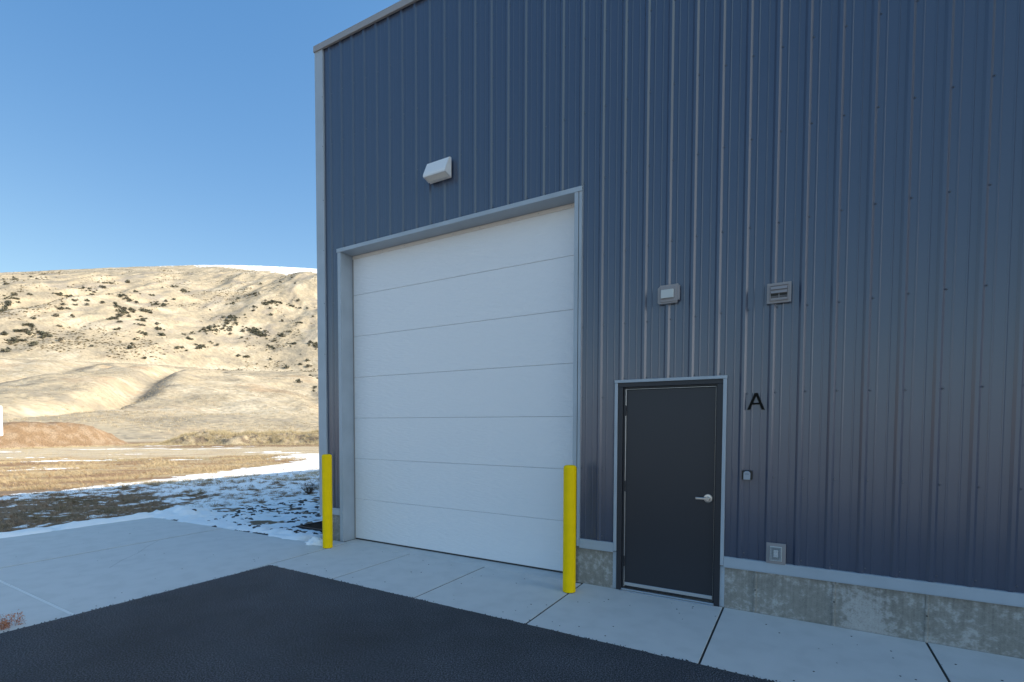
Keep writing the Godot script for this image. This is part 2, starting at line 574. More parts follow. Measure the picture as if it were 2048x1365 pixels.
func build_hill():
	var us := PackedFloat32Array()
	var u := 74.0
	while u < 1250.0:
		us.append(u)
		u += 1.5 if u < 300.0 else (2.0 if u < 960.0 else 12.0)
	var ws := lines(0.0, 1.4, 1.0, -260.0, 260.0)
	var more := lines(0.0, 12.0, 1.0, -900.0, 900.0)
	var all := PackedFloat32Array()
	for w in more:
		if w < -262.0: all.append(w)
	all.append_array(ws)
	for w in more:
		if w > 262.0: all.append(w)
	var nx := all.size()
	var nz := us.size()
	var hh := PackedFloat32Array(); hh.resize(nx * nz)
	for j in nz:
		for i in nx: hh[j * nx + i] = hill_h(us[j], all[i])
	var v := PackedVector3Array(); v.resize(nx * nz)
	var nn := PackedVector3Array(); nn.resize(nx * nz)
	var c := PackedColorArray(); c.resize(nx * nz)
	for j in nz:
		for i in nx:
			var k := j * nx + i
			var p := hill_at(us[j], all[i])
			v[k] = Vector3(p.x, hh[k], p.y)
			var i0 := maxi(i - 1, 0); var i1 := mini(i + 1, nx - 1)
			var j0 := maxi(j - 1, 0); var j1 := mini(j + 1, nz - 1)
			var dw := (hh[j * nx + i1] - hh[j * nx + i0]) / (all[i1] - all[i0])
			var du := (hh[j1 * nx + i] - hh[j0 * nx + i]) / (us[j1] - us[j0])
			nn[k] = Vector3(-du * AX.x - dw * BX.x, 1.0, -du * AX.y - dw * BX.y).normalized()
			c[k] = hill_color(us[j], all[i], hh[k], Vector3(dw, du, 0))
	var idx := PackedInt32Array()
	for j in nz - 1:
		for i in nx - 1:
			var k := j * nx + i
			if (v[k + 1] - v[k]).cross(v[k + nx] - v[k]).y > 0: idx.append_array([k, k + nx, k + 1, k + 1, k + nx, k + nx + 1])
			else: idx.append_array([k, k + 1, k + nx, k + 1, k + nx + 1, k + nx])
	var arr := []
	arr.resize(Mesh.ARRAY_MAX)
	arr[Mesh.ARRAY_VERTEX] = v
	arr[Mesh.ARRAY_NORMAL] = nn
	arr[Mesh.ARRAY_COLOR] = c
	arr[Mesh.ARRAY_INDEX] = idx
	var m := ArrayMesh.new()
	m.add_surface_from_arrays(Mesh.PRIMITIVE_TRIANGLES, arr)
	tag(place(m, "hillside", M.hill), "broad tan grass hillside with gullies and snow along its crest", "hill", "", "structure")

func hill_point(u: float, w: float) -> Vector3:
	var p := hill_at(u, w)
	return Vector3(p.x, hill_h(u, w), p.y)

# =================================================================== paving
func slab(parent: Node, pts: Array, called := "slab"):
	var st := mb()
	prism(st, PackedVector2Array(pts), -0.12, 0.0, 0.004)
	return build(st, called, M.concrete, parent)

func build_pavement():
	var ap := Node3D.new()
	ap.name = "concrete_apron"
	add_child(ap)
	tag(ap, "pale concrete apron of jointed slabs along the foot of the wall", "pavement", "", "structure")
	var xs := [-3.735, -2.615, -1.43, -0.17, 1.243, 2.731, 4.2, 5.7, 7.2, 8.7, 10.2, 11.7, 13.2, 15.0]
	var j := 0.008
	for k in xs.size() - 1:
		var a: float = xs[k] + j
		var b: float = xs[k + 1] - j
		var a2 := a - 0.075 if k == 0 else a
		var back := 0.034 if k < 3 else 0.006
		slab(ap, [Vector2(a2, back), Vector2(b, back), Vector2(b, 1.6), Vector2(a, 1.6)])
	# the door sill strip under the big door
	slab(ap, [Vector2(-3.896, -0.6), Vector2(-0.295, -0.6), Vector2(-0.295, 0.026), Vector2(-3.896, 0.026)], "door_sill")
	slab(ap, [Vector2(0.21, -0.3), Vector2(1.21, -0.3), Vector2(1.21, 0.002), Vector2(0.21, 0.002)], "door_sill")
	# dark sand at the bottom of the joints
	var st := mb()
	box(st, Vector3(-3.9, -0.13, -0.25), Vector3(15.0, -0.005, 1.55), 0.001)
	build(st, "joint_bed", M.joint, ap)
	var pad := Node3D.new()
	pad.name = "concrete_pad"
	add_child(pad)
	tag(pad, "wide pale concrete pad left of the asphalt, its corner edged with snow", "pavement", "", "structure")
	slab(pad, [Vector2(-8.49, 0.46), Vector2(-6.380, 0.365), Vector2(-6.340, 3.165), Vector2(-8.49, 3.165)])
	slab(pad, [Vector2(-6.350, 0.365), Vector2(-4.1, 0.262), Vector2(-4.1, 0.012), Vector2(-3.822, 0.012), Vector2(-3.748, 1.55), Vector2(-3.0, 1.55), Vector2(-3.0, 3.165), Vector2(-6.310, 3.165)])
	slab(pad, [Vector2(-8.49, 3.195), Vector2(-6.339, 3.195), Vector2(-6.30, 6.2), Vector2(-8.49, 6.2)])
	slab(pad, [Vector2(-6.309, 3.195), Vector2(-3.0, 3.195), Vector2(-3.0, 6.2), Vector2(-6.27, 6.2)])
	st = mb()
	box(st, Vector3(-8.45, -0.06, 3.166), Vector3(-3.1, -0.001, 3.194), 0.002)
	build(st, "joint_sealant", M.sealant, pad)
	# a hairline crack and pale scrapes
	st = mb()
	var way := [Vector2(-6.30, 1.35), Vector2(-6.02, 1.62), Vector2(-5.72, 1.86), Vector2(-5.50, 2.12), Vector2(-5.22, 2.36)]
	for i in 4:
		var d: Vector2 = (way[i + 1] - way[i]).normalized().orthogonal() * 0.0022
		quad(st, Vector3(way[i].x - d.x, 0.0012, way[i].y - d.y), Vector3(way[i].x + d.x, 0.0012, way[i].y + d.y), Vector3(way[i + 1].x + d.x, 0.0012, way[i + 1].y + d.y), Vector3(way[i + 1].x - d.x, 0.0012, way[i + 1].y - d.y), Vector3.UP)
	build(st, "hairline_crack", M.crack, pad)
	for q in [[-6.42, 2.93, -6.62, 2.55, 0.012], [-6.70, 2.38, -6.80, 2.16, 0.020], [-6.78, 1.95, -6.86, 1.72, 0.016], [-6.2, 2.62, -6.26, 2.3, 0.010]]:
		st = mb()
		var a := Vector2(q[0], q[1])
		var b := Vector2(q[2], q[3])
		for i in 7:
			var p := a.lerp(b, (i + rng.randf() * 0.5) / 7.0) + Vector2(rng.randfn(), rng.randfn()) * 0.008
			var e := p + (b - a) * rng.randf_range(0.06, 0.14)
			var d: Vector2 = (b - a).normalized().orthogonal() * q[4] * rng.randf_range(0.2, 0.5)
			quad(st, Vector3(p.x, 0.0014 + 0.0002 * i, p.y), Vector3(p.x + d.x, 0.0014 + 0.0002 * i, p.y + d.y), Vector3(e.x + d.x * 0.6, 0.0014 + 0.0002 * i, e.y + d.y * 0.6), Vector3(e.x, 0.0014 + 0.0002 * i, e.y), Vector3.UP)
		tag(build(st, "scrape", M.sealant, pad), "", "", "", "stuff")
	st = mb()
	box(st, Vector3(-8.45, -0.13, 0.5), Vector3(-3.1, -0.005, 6.1), 0.001)
	build(st, "joint_bed", M.pad_joint, pad)
	# asphalt with a slightly ragged edge, laid against the concrete
	var gx := lines(-3.0, 0.05, 1.02, -3.69, 26.0)
	var gz := lines(1.6, 0.05, 1.02, 1.33, 6.6)
	var pl := func(x: float, z: float) -> Vector2:
		var p := Vector2(x, z)
		if x < -3.688: p.x += 0.008 * n_fine.get_noise_2d(z * 6.0, 1.0) - 0.016 * (z - 1.33) - 0.01
		if z < 1.332: p.y += 0.010 * n_fine.get_noise_2d(x * 6.0, 7.0) - 0.02
		return p
	var hf := func(x: float, z: float) -> float:
		var edge := minf(x + 3.70, z - 1.315)
		return lerpf(0.003, 0.013, sm(0.0, 0.03, edge)) + 0.0012 * n_fine.get_noise_2d(x * 5.0, z * 5.0)
	var cf := func(x: float, z: float, _y: float) -> Color:
		var n := 0.5 + 0.5 * n_mid.get_noise_2d(x * 0.6 + 3.0, z * 0.6)
		var n2 := n_mid.get_noise_2d(x * 4.0, z * 4.0)
		var v := 0.128 * (0.48 + 0.95 * n + 0.15 * n2)
		return Color(v * 0.90, v * 0.98, v * 1.2)
	var lot := place(sheet(gx, gz, hf, cf, pl), "asphalt_lot", M.asphalt)
	tag(lot, "dark new asphalt in the shade in front of the concrete apron", "asphalt", "", "structure")

# =================================================================== snow
func snow_t(x: float, z: float) -> float:
	# thickness in metres; negative where the ground is bare
	if x > -4.44 and z < 0.02: return -0.5
	var n := n_mid.get_noise_2d(x * 1.1, z * 1.1)
	var n2 := n_mid.get_noise_2d(x * 3.3 + 50.0, z * 3.3)
	var n3 := n_fine.get_noise_2d(x * 2.2, z * 2.2)
	var n4 := n_fine.get_noise_2d(x * 1.1 + 70.0, z * 1.1)
	var tex_ := 0.34 * n + 0.40 * n2 + 0.34 * n3 + 0.34 * n4
	var e := field_e(x, z)
	var c := 0.07
	# bare dark patch left of the pad
	var d := Vector2((x + 11.6) / 2.9, (z - 2.2) / 3.6).length()
	c -= 0.34 * sm(1.3, 0.55, d + 0.3 * n)
	# heavier near the corner of the building
	c += 0.10 * sm(-8.0, -5.5, x)
	c += 0.12 * sm(-9.0, -14.0, x) * sm(-1.0, -4.0, z)
	# melted beyond the reach of the shade, but for a bright rim and long streaks
	var edge := -14.9 + 0.16 * minf(z, 0.0) - 0.25 * n
	var rim := edge - (0.5 + 0.12 * maxf(-z, 0.0) + 0.010 * z * z * sm(0.0, -2.0, z))
	var out := sm(edge, edge - 0.5, x)
	c = lerpf(c, 0.55, out * sm(-0.3, -3.0, z))
	c = lerpf(c, -0.75, sm(rim + 0.3, rim - 0.9, x) if z < 1.5 else sm(-13.8, -15.0, x))
	if e > 14.0:
		var st := n_mid.get_noise_2d((x * 0.787 + z * 0.617) * 0.55, (x * 0.617 - z * 0.787) * 0.09 + 17.0)
		c += 1.2 * sm(0.37, 0.50, st) * sm(14.0, 16.0, e) * sm(60.0, 40.0, e)
		# broad sunlit patch on the right
		c += 1.1 * sm(1.0, 0.6, Vector2((x + 22.0) / 4.2, (z + 15.5) / 4.6).length() + 0.5 * n)
	# swept banks along the edges of the pad
	if z > 0.2: c += 0.85 * exp(-pow((x + 8.72) / 0.27, 2.0)) * (0.85 + 0.5 * n)
	var t := 0.07 * (c + tex_)
	if t > 0.0: t = 0.035 * (1.0 - exp(-t / 0.03)) + 0.10 * t
	t += 0.16 * exp(-pow((x + 8.5) / 0.50, 2.0) - pow((z + 0.12) / 0.33, 2.0)) * (1.0 + 0.4 * n2)
	t += 0.10 * exp(-pow((x + 7.2) / 0.45, 2.0) - pow((z + 0.45) / 0.30, 2.0)) * (1.0 + 0.4 * n2)
	t += 0.05 * exp(-pow((z - 0.10) / 0.16, 2.0)) * sm(-6.5, -5.6, x) * sm(-4.3, -4.7, x) * (1.0 + 0.5 * n2)
	if z > 0.3: t += 0.05 * exp(-pow((x + 8.66) / 0.16, 2.0)) * (1.0 + 0.6 * n2)
	# bare gravel strip along the back edge of the pad
	t -= 0.10 * exp(-pow((z - 0.30 + 0.045 * (x + 5.0)) / 0.06, 2.0)) * sm(-7.2, -7.0, x) * sm(-5.2, -5.4, x) * sm(-0.1, 0.1, n2 + 0.1)
	t -= 0.07 * exp(-pow((z + 0.42) / 0.16, 2.0)) * sm(-7.9, -7.6, x) * sm(-6.1, -6.4, x) * sm(-0.3, 0.1, n2)
	# keep off the grate
	if x > -5.75 and x < -4.4 and z > -1.25 and z < -0.40:
		t = minf(t, lerpf(-0.05, 0.07, sm(-5.3, -5.75, x + 0.9 * (z + 0.85) * 0.5)))
	# thin out over the paving
	var pad := minf(x + 8.49, z - (0.46 - 0.045 * (x + 8.49)))
	if pad > 0.0: t -= pad * 0.55
	if x > -4.6: t -= 0.25 * sm(-4.6, -4.3, x)
	return t

func snow_y(x: float, z: float) -> float:
	var t := snow_t(x, z)
	var b := soil_y(x, z)
	# the banked gravel meets the slab level
	b = lerpf(b, -0.012, sm(0.6, 0.0, maxf(-8.49 - x, (0.40 - 0.045 * (x + 8.49)) - z)))
	return b + t

func snow_keep(a: Vector3, b: Vector3, c: Vector3, d: Vector3) -> bool:
	for p in [a, b, c, d]:
		if p.y > soil_y(p.x, p.z) - 0.004: return true
	return false

func build_snow():
	var xs := lines(-8.6, 0.035, 1.014, -62.0, -4.0, 0.4)
	var zs := lines(-0.2, 0.035, 1.016, -42.0, 9.0, 0.4)
	var white := func(_x, _z, _y) -> Color: return Color.WHITE
	var o := place(sheet(xs, zs, snow_y, white, null, snow_keep), "snow", M.snow)
	tag(o, "thin patchy snow on the ground beside the concrete pad, mostly in shade", "snow", "", "stuff")

# =================================================================== building
# one 36-inch sheet: four 9-inch ribs; drawn from x0 to x1 and from bottom to top, cut round the openings
func sheet_profile(x: float) -> float:
	var r := fposmod(x / RIB + 0.5, 1.0) - 0.5
	var a := absf(r) * RIB
	if a < 0.011: return 0.018
	if a < 0.029: return lerpf(0.018, 0.0, (a - 0.011) / 0.018)
	var b := absf(a - RIB / 6.0 * 1.15)
	# two low stiffeners between the ribs
	var c := absf(a - 0.0762)
	if c < 0.0035: return 0.0032
	if c < 0.0075: return lerpf(0.0032, 0.0, (c - 0.0035) / 0.004)
	return 0.0

func panel_breaks(x0: float, x1: float) -> PackedFloat32Array:
	var r := [x0, x1]
	var k := floori(x0 / RIB) - 1
	while k * RIB < x1 + RIB:
		for s in [-1.0, 1.0]:
			for a in [0.011, 0.029, 0.0762 - 0.0075, 0.0762 - 0.0035, 0.0762 + 0.0035, 0.0762 + 0.0075]:
				var x: float = k * RIB + s * a
				if x > x0 + 0.0005 and x < x1 - 0.0005: r.append(x)
		k += 1
	r.sort()
	return PackedFloat32Array(r)

func roof_y(x: float) -> float:
	return 7.20 + SLOPE * (x + 4.44)

func panel_strip(st: SurfaceTool, x0: float, x1: float, y0: float, y1a: float, y1b: float, tf := Transform3D.IDENTITY):
	var xs := panel_breaks(x0, x1)
	for i in xs.size() - 1:
		var a := xs[i]
		var b := xs[i + 1]
		var za := sheet_profile(a)
		var zb := sheet_profile(b)
		var ta := lerpf(y1a, y1b, (a - x0) / (x1 - x0))
		var tb := lerpf(y1a, y1b, (b - x0) / (x1 - x0))
		quad(st, tf * Vector3(a, y0, za), tf * Vector3(b, y0, zb), tf * Vector3(b, tb, zb), tf * Vector3(a, ta, za), tf.basis * Vector3(0, 0, 1))

func build_building():
	building = base("metal_building", Vector3.ZERO, "tall charcoal ribbed metal building with white overhead door and dark entry door", "building")
	# --- wall sheets of the front, one mesh each
	var holes := [[-3.94, -0.25, 4.205], [0.19, 1.218, 2.15]]
	var x := -4.44 + 0.10
	var first := -19
	# sheets lap on every fourth rib
	var cuts := [-4.30]
	var k := -17
	while k * RIB < 15.0:
		cuts.append(k * RIB + 0.03)
		k += 4
	cuts.append(15.0)
	for i in cuts.size() - 1:
		var a: float = cuts[i]
		var b: float = cuts[i + 1]
		var st := mb()
		st.set_smooth_group(-1)
		var xs := [a, b]
		for h in holes:
			for q in [h[0], h[1]]:
				if q > a and q < b: xs.append(q)
		xs.sort()
		for s in xs.size() - 1:
			var m: float = (xs[s] + xs[s + 1]) * 0.5
			var y0 := 0.47
			for h in holes:
				if m > h[0] and m < h[1]: y0 = h[2]
			panel_strip(st, xs[s], xs[s + 1], y0, roof_y(xs[s]), roof_y(xs[s + 1]))
		build(st, "wall_sheet", M.panel, building)
	# --- sheets of the left side wall
	var turn := Transform3D(Basis(Vector3.UP, -PI / 2), Vector3(-4.385, 0, 0))
	for i in 33:
		var a := -30.0 + i * 4 * RIB
		var b := minf(a + 4 * RIB, -0.1)
		var st := mb()
		panel_strip(st, a, b, 0.47, 7.18, 7.18, turn)
		build(st, "wall_sheet", M.panel, building)
	# --- back and right walls, roof
	var st := mb()
	box(st, Vector3(-4.36, -0.2, -30.0), Vector3(15.0, 6.5, -29.85), 0.01)
	box(st, Vector3(14.85, -0.2, -29.85), Vector3(15.0, 6.5, -0.02), 0.01)
	build(st, "rear_wall", M.panel, building)
	st = mb()
	var tilt := Transform3D(Basis(Vector3(0, 0, 1), atan(SLOPE)), Vector3(-4.41, 7.20, 0))
	box(st, Vector3(0.01, -0.02, -30.05), Vector3(19.5, 0.0, 0.01), 0.002, tilt)
	build(st, "roof", M.fascia, building)
	st = mb()
	box(st, Vector3(0.0, -0.075, 0.012), Vector3(19.5, 0.012, 0.046), 0.003, tilt)
	box(st, Vector3(-0.012, -0.075, -30.0), Vector3(0.0, 0.012, 0.012), 0.003, tilt)
	box(st, Vector3(0.0, 0.004, -0.08), Vector3(19.5, 0.016, 0.03), 0.002, tilt)
	build(st, "fascia", M.fascia, building)
	# inner skin that shuts the building to light
	st = mb()
	box(st, Vector3(-4.37, 0.0, -0.30), Vector3(-3.915, 7.1, -0.03), 0.002)
	box(st, Vector3(-3.915, 4.205, -0.30), Vector3(-0.275, 7.0, -0.03), 0.002)
	box(st, Vector3(-0.275, 0.0, -0.30), Vector3(0.19, 7.0, -0.03), 0.002)
	box(st, Vector3(0.19, 2.16, -0.30), Vector3(1.22, 7.0, -0.03), 0.002)
	box(st, Vector3(1.22, 0.0, -0.30), Vector3(15.0, 6.5, -0.03), 0.002)
	build(st, "wall_lining", M.trim_soft, building)
	# --- corner trim: an angle round the corner
	st = mb()
	box(st, Vector3(-4.405, 0.345, 0.022), Vector3(-4.235, 7.16, 0.028), 0.002)
	box(st, Vector3(-4.245, 0.345, 0.0), Vector3(-4.236, 7.16, 0.0218), 0.001)
	box(st, Vector3(-4.411, 0.345, -0.2), Vector3(-4.4052, 7.16, 0.022), 0.001)
	build(st, "corner_trim", M.trim, building)
	# --- base trim pieces
	for r in [[-4.234, -3.965], [-0.206, 0.171], [1.240, 15.0]]:
		st = mb()
		box(st, Vector3(r[0], 0.392, -0.02), Vector3(r[1], 0.484, 0.030), 0.003)
		box(st, Vector3(r[0], 0.386, 0.022), Vector3(r[1], 0.393, 0.030), 0.001)
		build(st, "base_trim", M.trim, building)
	# --- concrete stem wall in bays, with the ridges of its forms
	for r in [[-4.37, -3.91], [-0.272, 0.195], [1.21, 15.0]]:
		var s2 := mb()
		var w := [Vector3(r[0], -0.2, 0.0), Vector3(r[1], -0.2, 0.0), Vector3(r[1], 0.40, 0.0), Vector3(r[0], 0.40, 0.0)]
		for t in [[0, 2, 1], [0, 3, 2]]:
			for q in t:
				s2.set_uv(Vector2((w[q].x + 4.5) / 9.0, 1.0 - w[q].y / 0.42))
				s2.add_vertex(w[q])
		s2.generate_normals()
		place(s2.commit(), "stem_wall", M.found, building)
	st = mb()
	box(st, Vector3(-4.37, -0.2, -30.0), Vector3(-4.36, 0.40, -0.002), 0.001)
	build(st, "stem_wall", M.trim_soft, building)
	for rx in [-4.13, 1.508, 2.112, 2.727, 3.34, 3.95, 4.56]:
		var s3 := mb()
		var vv := [Vector3(rx - 0.014, -0.01, 0.0005), Vector3(rx - 0.006, -0.01, 0.011), Vector3(rx + 0.006, -0.01, 0.011), Vector3(rx + 0.014, -0.01, 0.0005)]
		for i in 3:
			var up := Vector3(0, 0.40, 0)
			for p in [vv[i], vv[i] + up, vv[i + 1] + up, vv[i], vv[i + 1] + up, vv[i + 1]]:
				s3.set_uv(Vector2((p.x + 4.53) / 9.0, 1.0 - p.y / 0.42))
				s3.add_vertex(p)
		s3.generate_normals()
		place(s3.commit(), "form_ridge", M.found, building)
		var s4 := mb()
		lathe(s4, [Vector2(0.0, 0.0125), Vector2(0.006, 0.0125), Vector2(0.007, 0.010)], 8, Transform3D(Basis(Vector3.RIGHT, PI / 2), Vector3(rx, 0.21, 0)))
		build(s4, "form_tie", M.rubber, building)
	# --- screws: one beside each rib at every girt
	st = mb()
	var kk := -19
	while kk * RIB < 14.8:
		for y in [0.53, 1.252, 2.0, 2.748, 3.492, 4.265, 4.985, 5.755, 6.45]:
			var sx := kk * RIB + 0.036
			if sx < -4.21: continue
			if sx > -4.0 and sx < -0.22 and y < 4.22: continue
			if sx > 0.15 and sx < 1.26 and y < 2.16: continue
			screw(st, Vector3(sx, y + 0.006 * sin(kk * 7.3 + y * 3.0), 0.0))
		if kk * RIB > -4.0 and kk * RIB < -0.25: screw(st, Vector3(kk * RIB + 0.036, 4.26, 0.0))
		if kk * RIB > 0.18 and kk * RIB < 1.2: screw(st, Vector3(kk * RIB + 0.036, 2.19, 0.0))
		kk += 1
	tag(build(st, "screws", M.screw, building), "", "", "", "stuff")
	st = mb()
	for y in [0.6, 1.25, 2.75, 3.49, 4.26, 4.98, 5.75, 6.45]:
		screw(st, Vector3(-4.247, y, 0.027))
	tag(build(st, "trim_screws", M.screw, building), "", "", "", "stuff")
	build_overhead_door()
	build_entry_door()

func screw(st: SurfaceTool, at: Vector3):
	lathe(st, [Vector2(0.007, 0.0), Vector2(0.007, 0.002), Vector2(0.0045, 0.0028), Vector2(0.004, 0.006), Vector2(0.0, 0.0065)], 6, Transform3D(Basis(Vector3.RIGHT, PI / 2), at))

func build_overhead_door():
	var z := -0.20
	# casing of the opening: two jambs and a head, each an angle with a flange on the wall
	var st := mb()
	box(st, Vector3(-3.962, 0.008, 0.022), Vector3(-3.898, 4.195, 0.028), 0.002)
	box(st, Vector3(-3.964, 0.4, 0.0), Vector3(-3.958, 4.195, 0.0215), 0.001)
	box(st, Vector3(-3.914, 0.004, z - 0.04), Vector3(-3.898, 4.195, 0.0215), 0.001)
	build(st, "door_jamb", M.trim, building)
	st = mb()
	box(st, Vector3(-0.293, 0.008, 0.022), Vector3(-0.247, 4.195, 0.028), 0.002)
	box(st, Vector3(-0.241, 0.40, 0.018), Vector3(-0.212, 4.195, 0.025), 0.002)
	box(st, Vector3(-0.247, 0.40, 0.0), Vector3(-0.241, 4.195, 0.012), 0.001)
	box(st, Vector3(-0.2118, 0.40, 0.0), Vector3(-0.208, 4.195, 0.025), 0.001)
	box(st, Vector3(-0.293, 0.004, z - 0.04), Vector3(-0.277, 4.195, 0.0215), 0.001)
	build(st, "door_jamb", M.trim, building)
	st = mb()
	box(st, Vector3(-3.975, 4.178, 0.0225), Vector3(-0.208, 4.230, 0.034), 0.002)
	box(st, Vector3(-3.975, 4.225, 0.0), Vector3(-0.208, 4.230, 0.0225), 0.001)
	box(st, Vector3(-3.897, 4.178, z - 0.04), Vector3(-0.294, 4.190, 0.0222), 0.001)
	build(st, "door_head", M.trim, building)
	# the leaf: seven sections
	var d := Node3D.new()
	d.name = "overhead_door"
	building.add_child(d)
	var seams := [0.022, 0.610, 1.210, 1.809, 2.409, 3.008, 3.608, 4.20]
	for i in 7:
		st = mb()
		box(st, Vector3(-3.895, seams[i] + 0.0016, z - 0.05), Vector3(-0.296, seams[i + 1] - 0.0016, z), 0.004)
		build(st, "door_section", M.door_white, d)
	st = mb()
	box(st, Vector3(-3.895, 0.0, z - 0.06), Vector3(-0.296, 4.18, z - 0.008), 0.001)
	build(st, "joint_backing", M.trim_soft, d)
	st = mb()
	box(st, Vector3(-3.895, 0.001, z - 0.045), Vector3(-0.296, 0.021, z - 0.006), 0.005)
	build(st, "bottom_seal", M.rubber, d)
	st = mb()
	box(st, Vector3(-3.895, 4.128, z + 0.0012), Vector3(-0.296, 4.177, z + 0.010), 0.003)
	build(st, "head_seal", M.seal, d)
	st = mb()
	for i in 9:
		screw(st, Vector3(-3.7 + i * 0.41, 4.152, z + 0.009))
	tag(build(st, "seal_screws", M.zinc, d), "", "", "", "stuff")
	for sx in [-3.897, -0.311]:
		st = mb()
		box(st, Vector3(sx, 0.01, z + 0.0012), Vector3(sx + 0.014, 4.127, z + 0.012), 0.003)
		build(st, "side_seal", M.trim_soft, d)

func build_entry_door():
	var d := Node3D.new()
	d.name = "entry_door"
	building.add_child(d)
	tag(d, "dark flush steel door with a lever handle")
	# light casing round the frame
	var st := mb()
	box(st, Vector3(0.172, 0.40, 0.0), Vector3(0.2035, 2.142, 0.030), 0.002)
	build(st, "casing", M.trim, d)
	st = mb()
	box(st, Vector3(1.2085, 0.40, 0.0), Vector3(1.239, 2.142, 0.030), 0.002)
	build(st, "casing", M.trim, d)
	st = mb()
	box(st, Vector3(0.170, 2.1425, 0.0), Vector3(1.241, 2.171, 0.034), 0.002)
	build(st, "casing", M.trim, d)
	# plates below the casing, screwed to the stem wall
	for q in [0.164, 1.2055]:
		st = mb()
		box(st, Vector3(q, 0.004, 0.001), Vector3(q + 0.042, 0.388, 0.006), 0.001)
		var pl := build(st, "side_plate", M.trim, d)
		for y in [0.08, 0.20, 0.33]:
			st = mb()
			screw(st, Vector3(q + 0.022, y, 0.005))
			build(st, "screw", M.zinc, pl)
	# frame with a rebate
	st = mb()
	box(st, Vector3(0.204, 0.0, -0.10), Vector3(0.255, 2.098, 0.018), 0.002)
	box(st, Vector3(1.158, 0.0, -0.10), Vector3(1.208, 2.098, 0.018), 0.002)
	box(st, Vector3(0.204, 2.0985, -0.10), Vector3(1.208, 2.142, 0.018), 0.002)
	box(st, Vector3(0.2555, 0.0, -0.10), Vector3(0.272, 2.084, -0.006), 0.0015)
	box(st, Vector3(1.1435, 0.0, -0.10), Vector3(1.1575, 2.084, -0.006), 0.0015)
	box(st, Vector3(0.2555, 2.0845, -0.10), Vector3(1.1575, 2.098, -0.006), 0.0015)
	build(st, "frame", M.frame, d)
	# bright weatherstrip in the gap
	st = mb()
	box(st, Vector3(0.2722, 0.03, -0.06), Vector3(0.2795, 2.080, -0.020), 0.001)
	box(st, Vector3(1.1395, 0.03, -0.06), Vector3(1.1432, 2.080, -0.024), 0.001)
	box(st, Vector3(0.2796, 2.076, -0.06), Vector3(1.1395, 2.080, -0.022), 0.001)
	build(st, "weatherstrip", M.alu, d)
	st = mb()
	box(st, Vector3(0.281, 0.028, -0.075), Vector3(1.138, 2.072, -0.030), 0.003)
	build(st, "leaf", M.dark_door, d)
	st = mb()
	box(st, Vector3(0.281, 0.044, -0.0295), Vector3(1.138, 0.078, -0.020), 0.002)
	build(st, "door_sweep", M.alu, d)
	st = mb()
	box(st, Vector3(0.253, 0.0, -0.10), Vector3(1.159, 0.010, 0.055), 0.003)
	box(st, Vector3(0.253, 0.0095, -0.09), Vector3(1.159, 0.018, 0.012), 0.003)
	build(st, "threshold", M.alu, d)
	# lever handle: rose, cylinder, lever
	var at := Vector3(1.086, 1.012, -0.030)
	var fw := Transform3D(Basis(Vector3.RIGHT, PI / 2), at)
	st = mb()
	lathe(st, [Vector2(0.0415, 0.0), Vector2(0.0415, 0.006), Vector2(0.038, 0.010), Vector2(0.020, 0.011), Vector2(0.018, 0.034), Vector2(0.0165, 0.040), Vector2(0.0, 0.040)], 32, fw)
	build(st, "handle_rose", M.steel, d)
	st = mb()
	box(st, at + Vector3(-0.105, -0.011, 0.034), at + Vector3(0.006, 0.011, 0.052), 0.004)
	box(st, at + Vector3(-0.110, -0.0095, 0.020), at + Vector3(-0.096, 0.0095, 0.046), 0.003)
	lathe(st, [Vector2(0.020, 0.034), Vector2(0.020, 0.052), Vector2(0.018, 0.055), Vector2(0.0, 0.055)], 24, fw)
	build(st, "lever", M.steel, d)
	st = mb()
	lathe(st, [Vector2(0.010, 0.0553), Vector2(0.010, 0.0575), Vector2(0.0, 0.0575)], 16, fw)
	build(st, "lock_cylinder", M.zinc, d)
	for y in [0.3, 1.08, 1.86]:
		st = mb()
		lathe(st, [Vector2(0.0, -0.055), Vector2(0.006, -0.053), Vector2(0.006, 0.053), Vector2(0.0, 0.055)], 10, Transform3D(Basis.IDENTITY, Vector3(0.276, y, -0.016)))
		build(st, "hinge", M.frame, d)

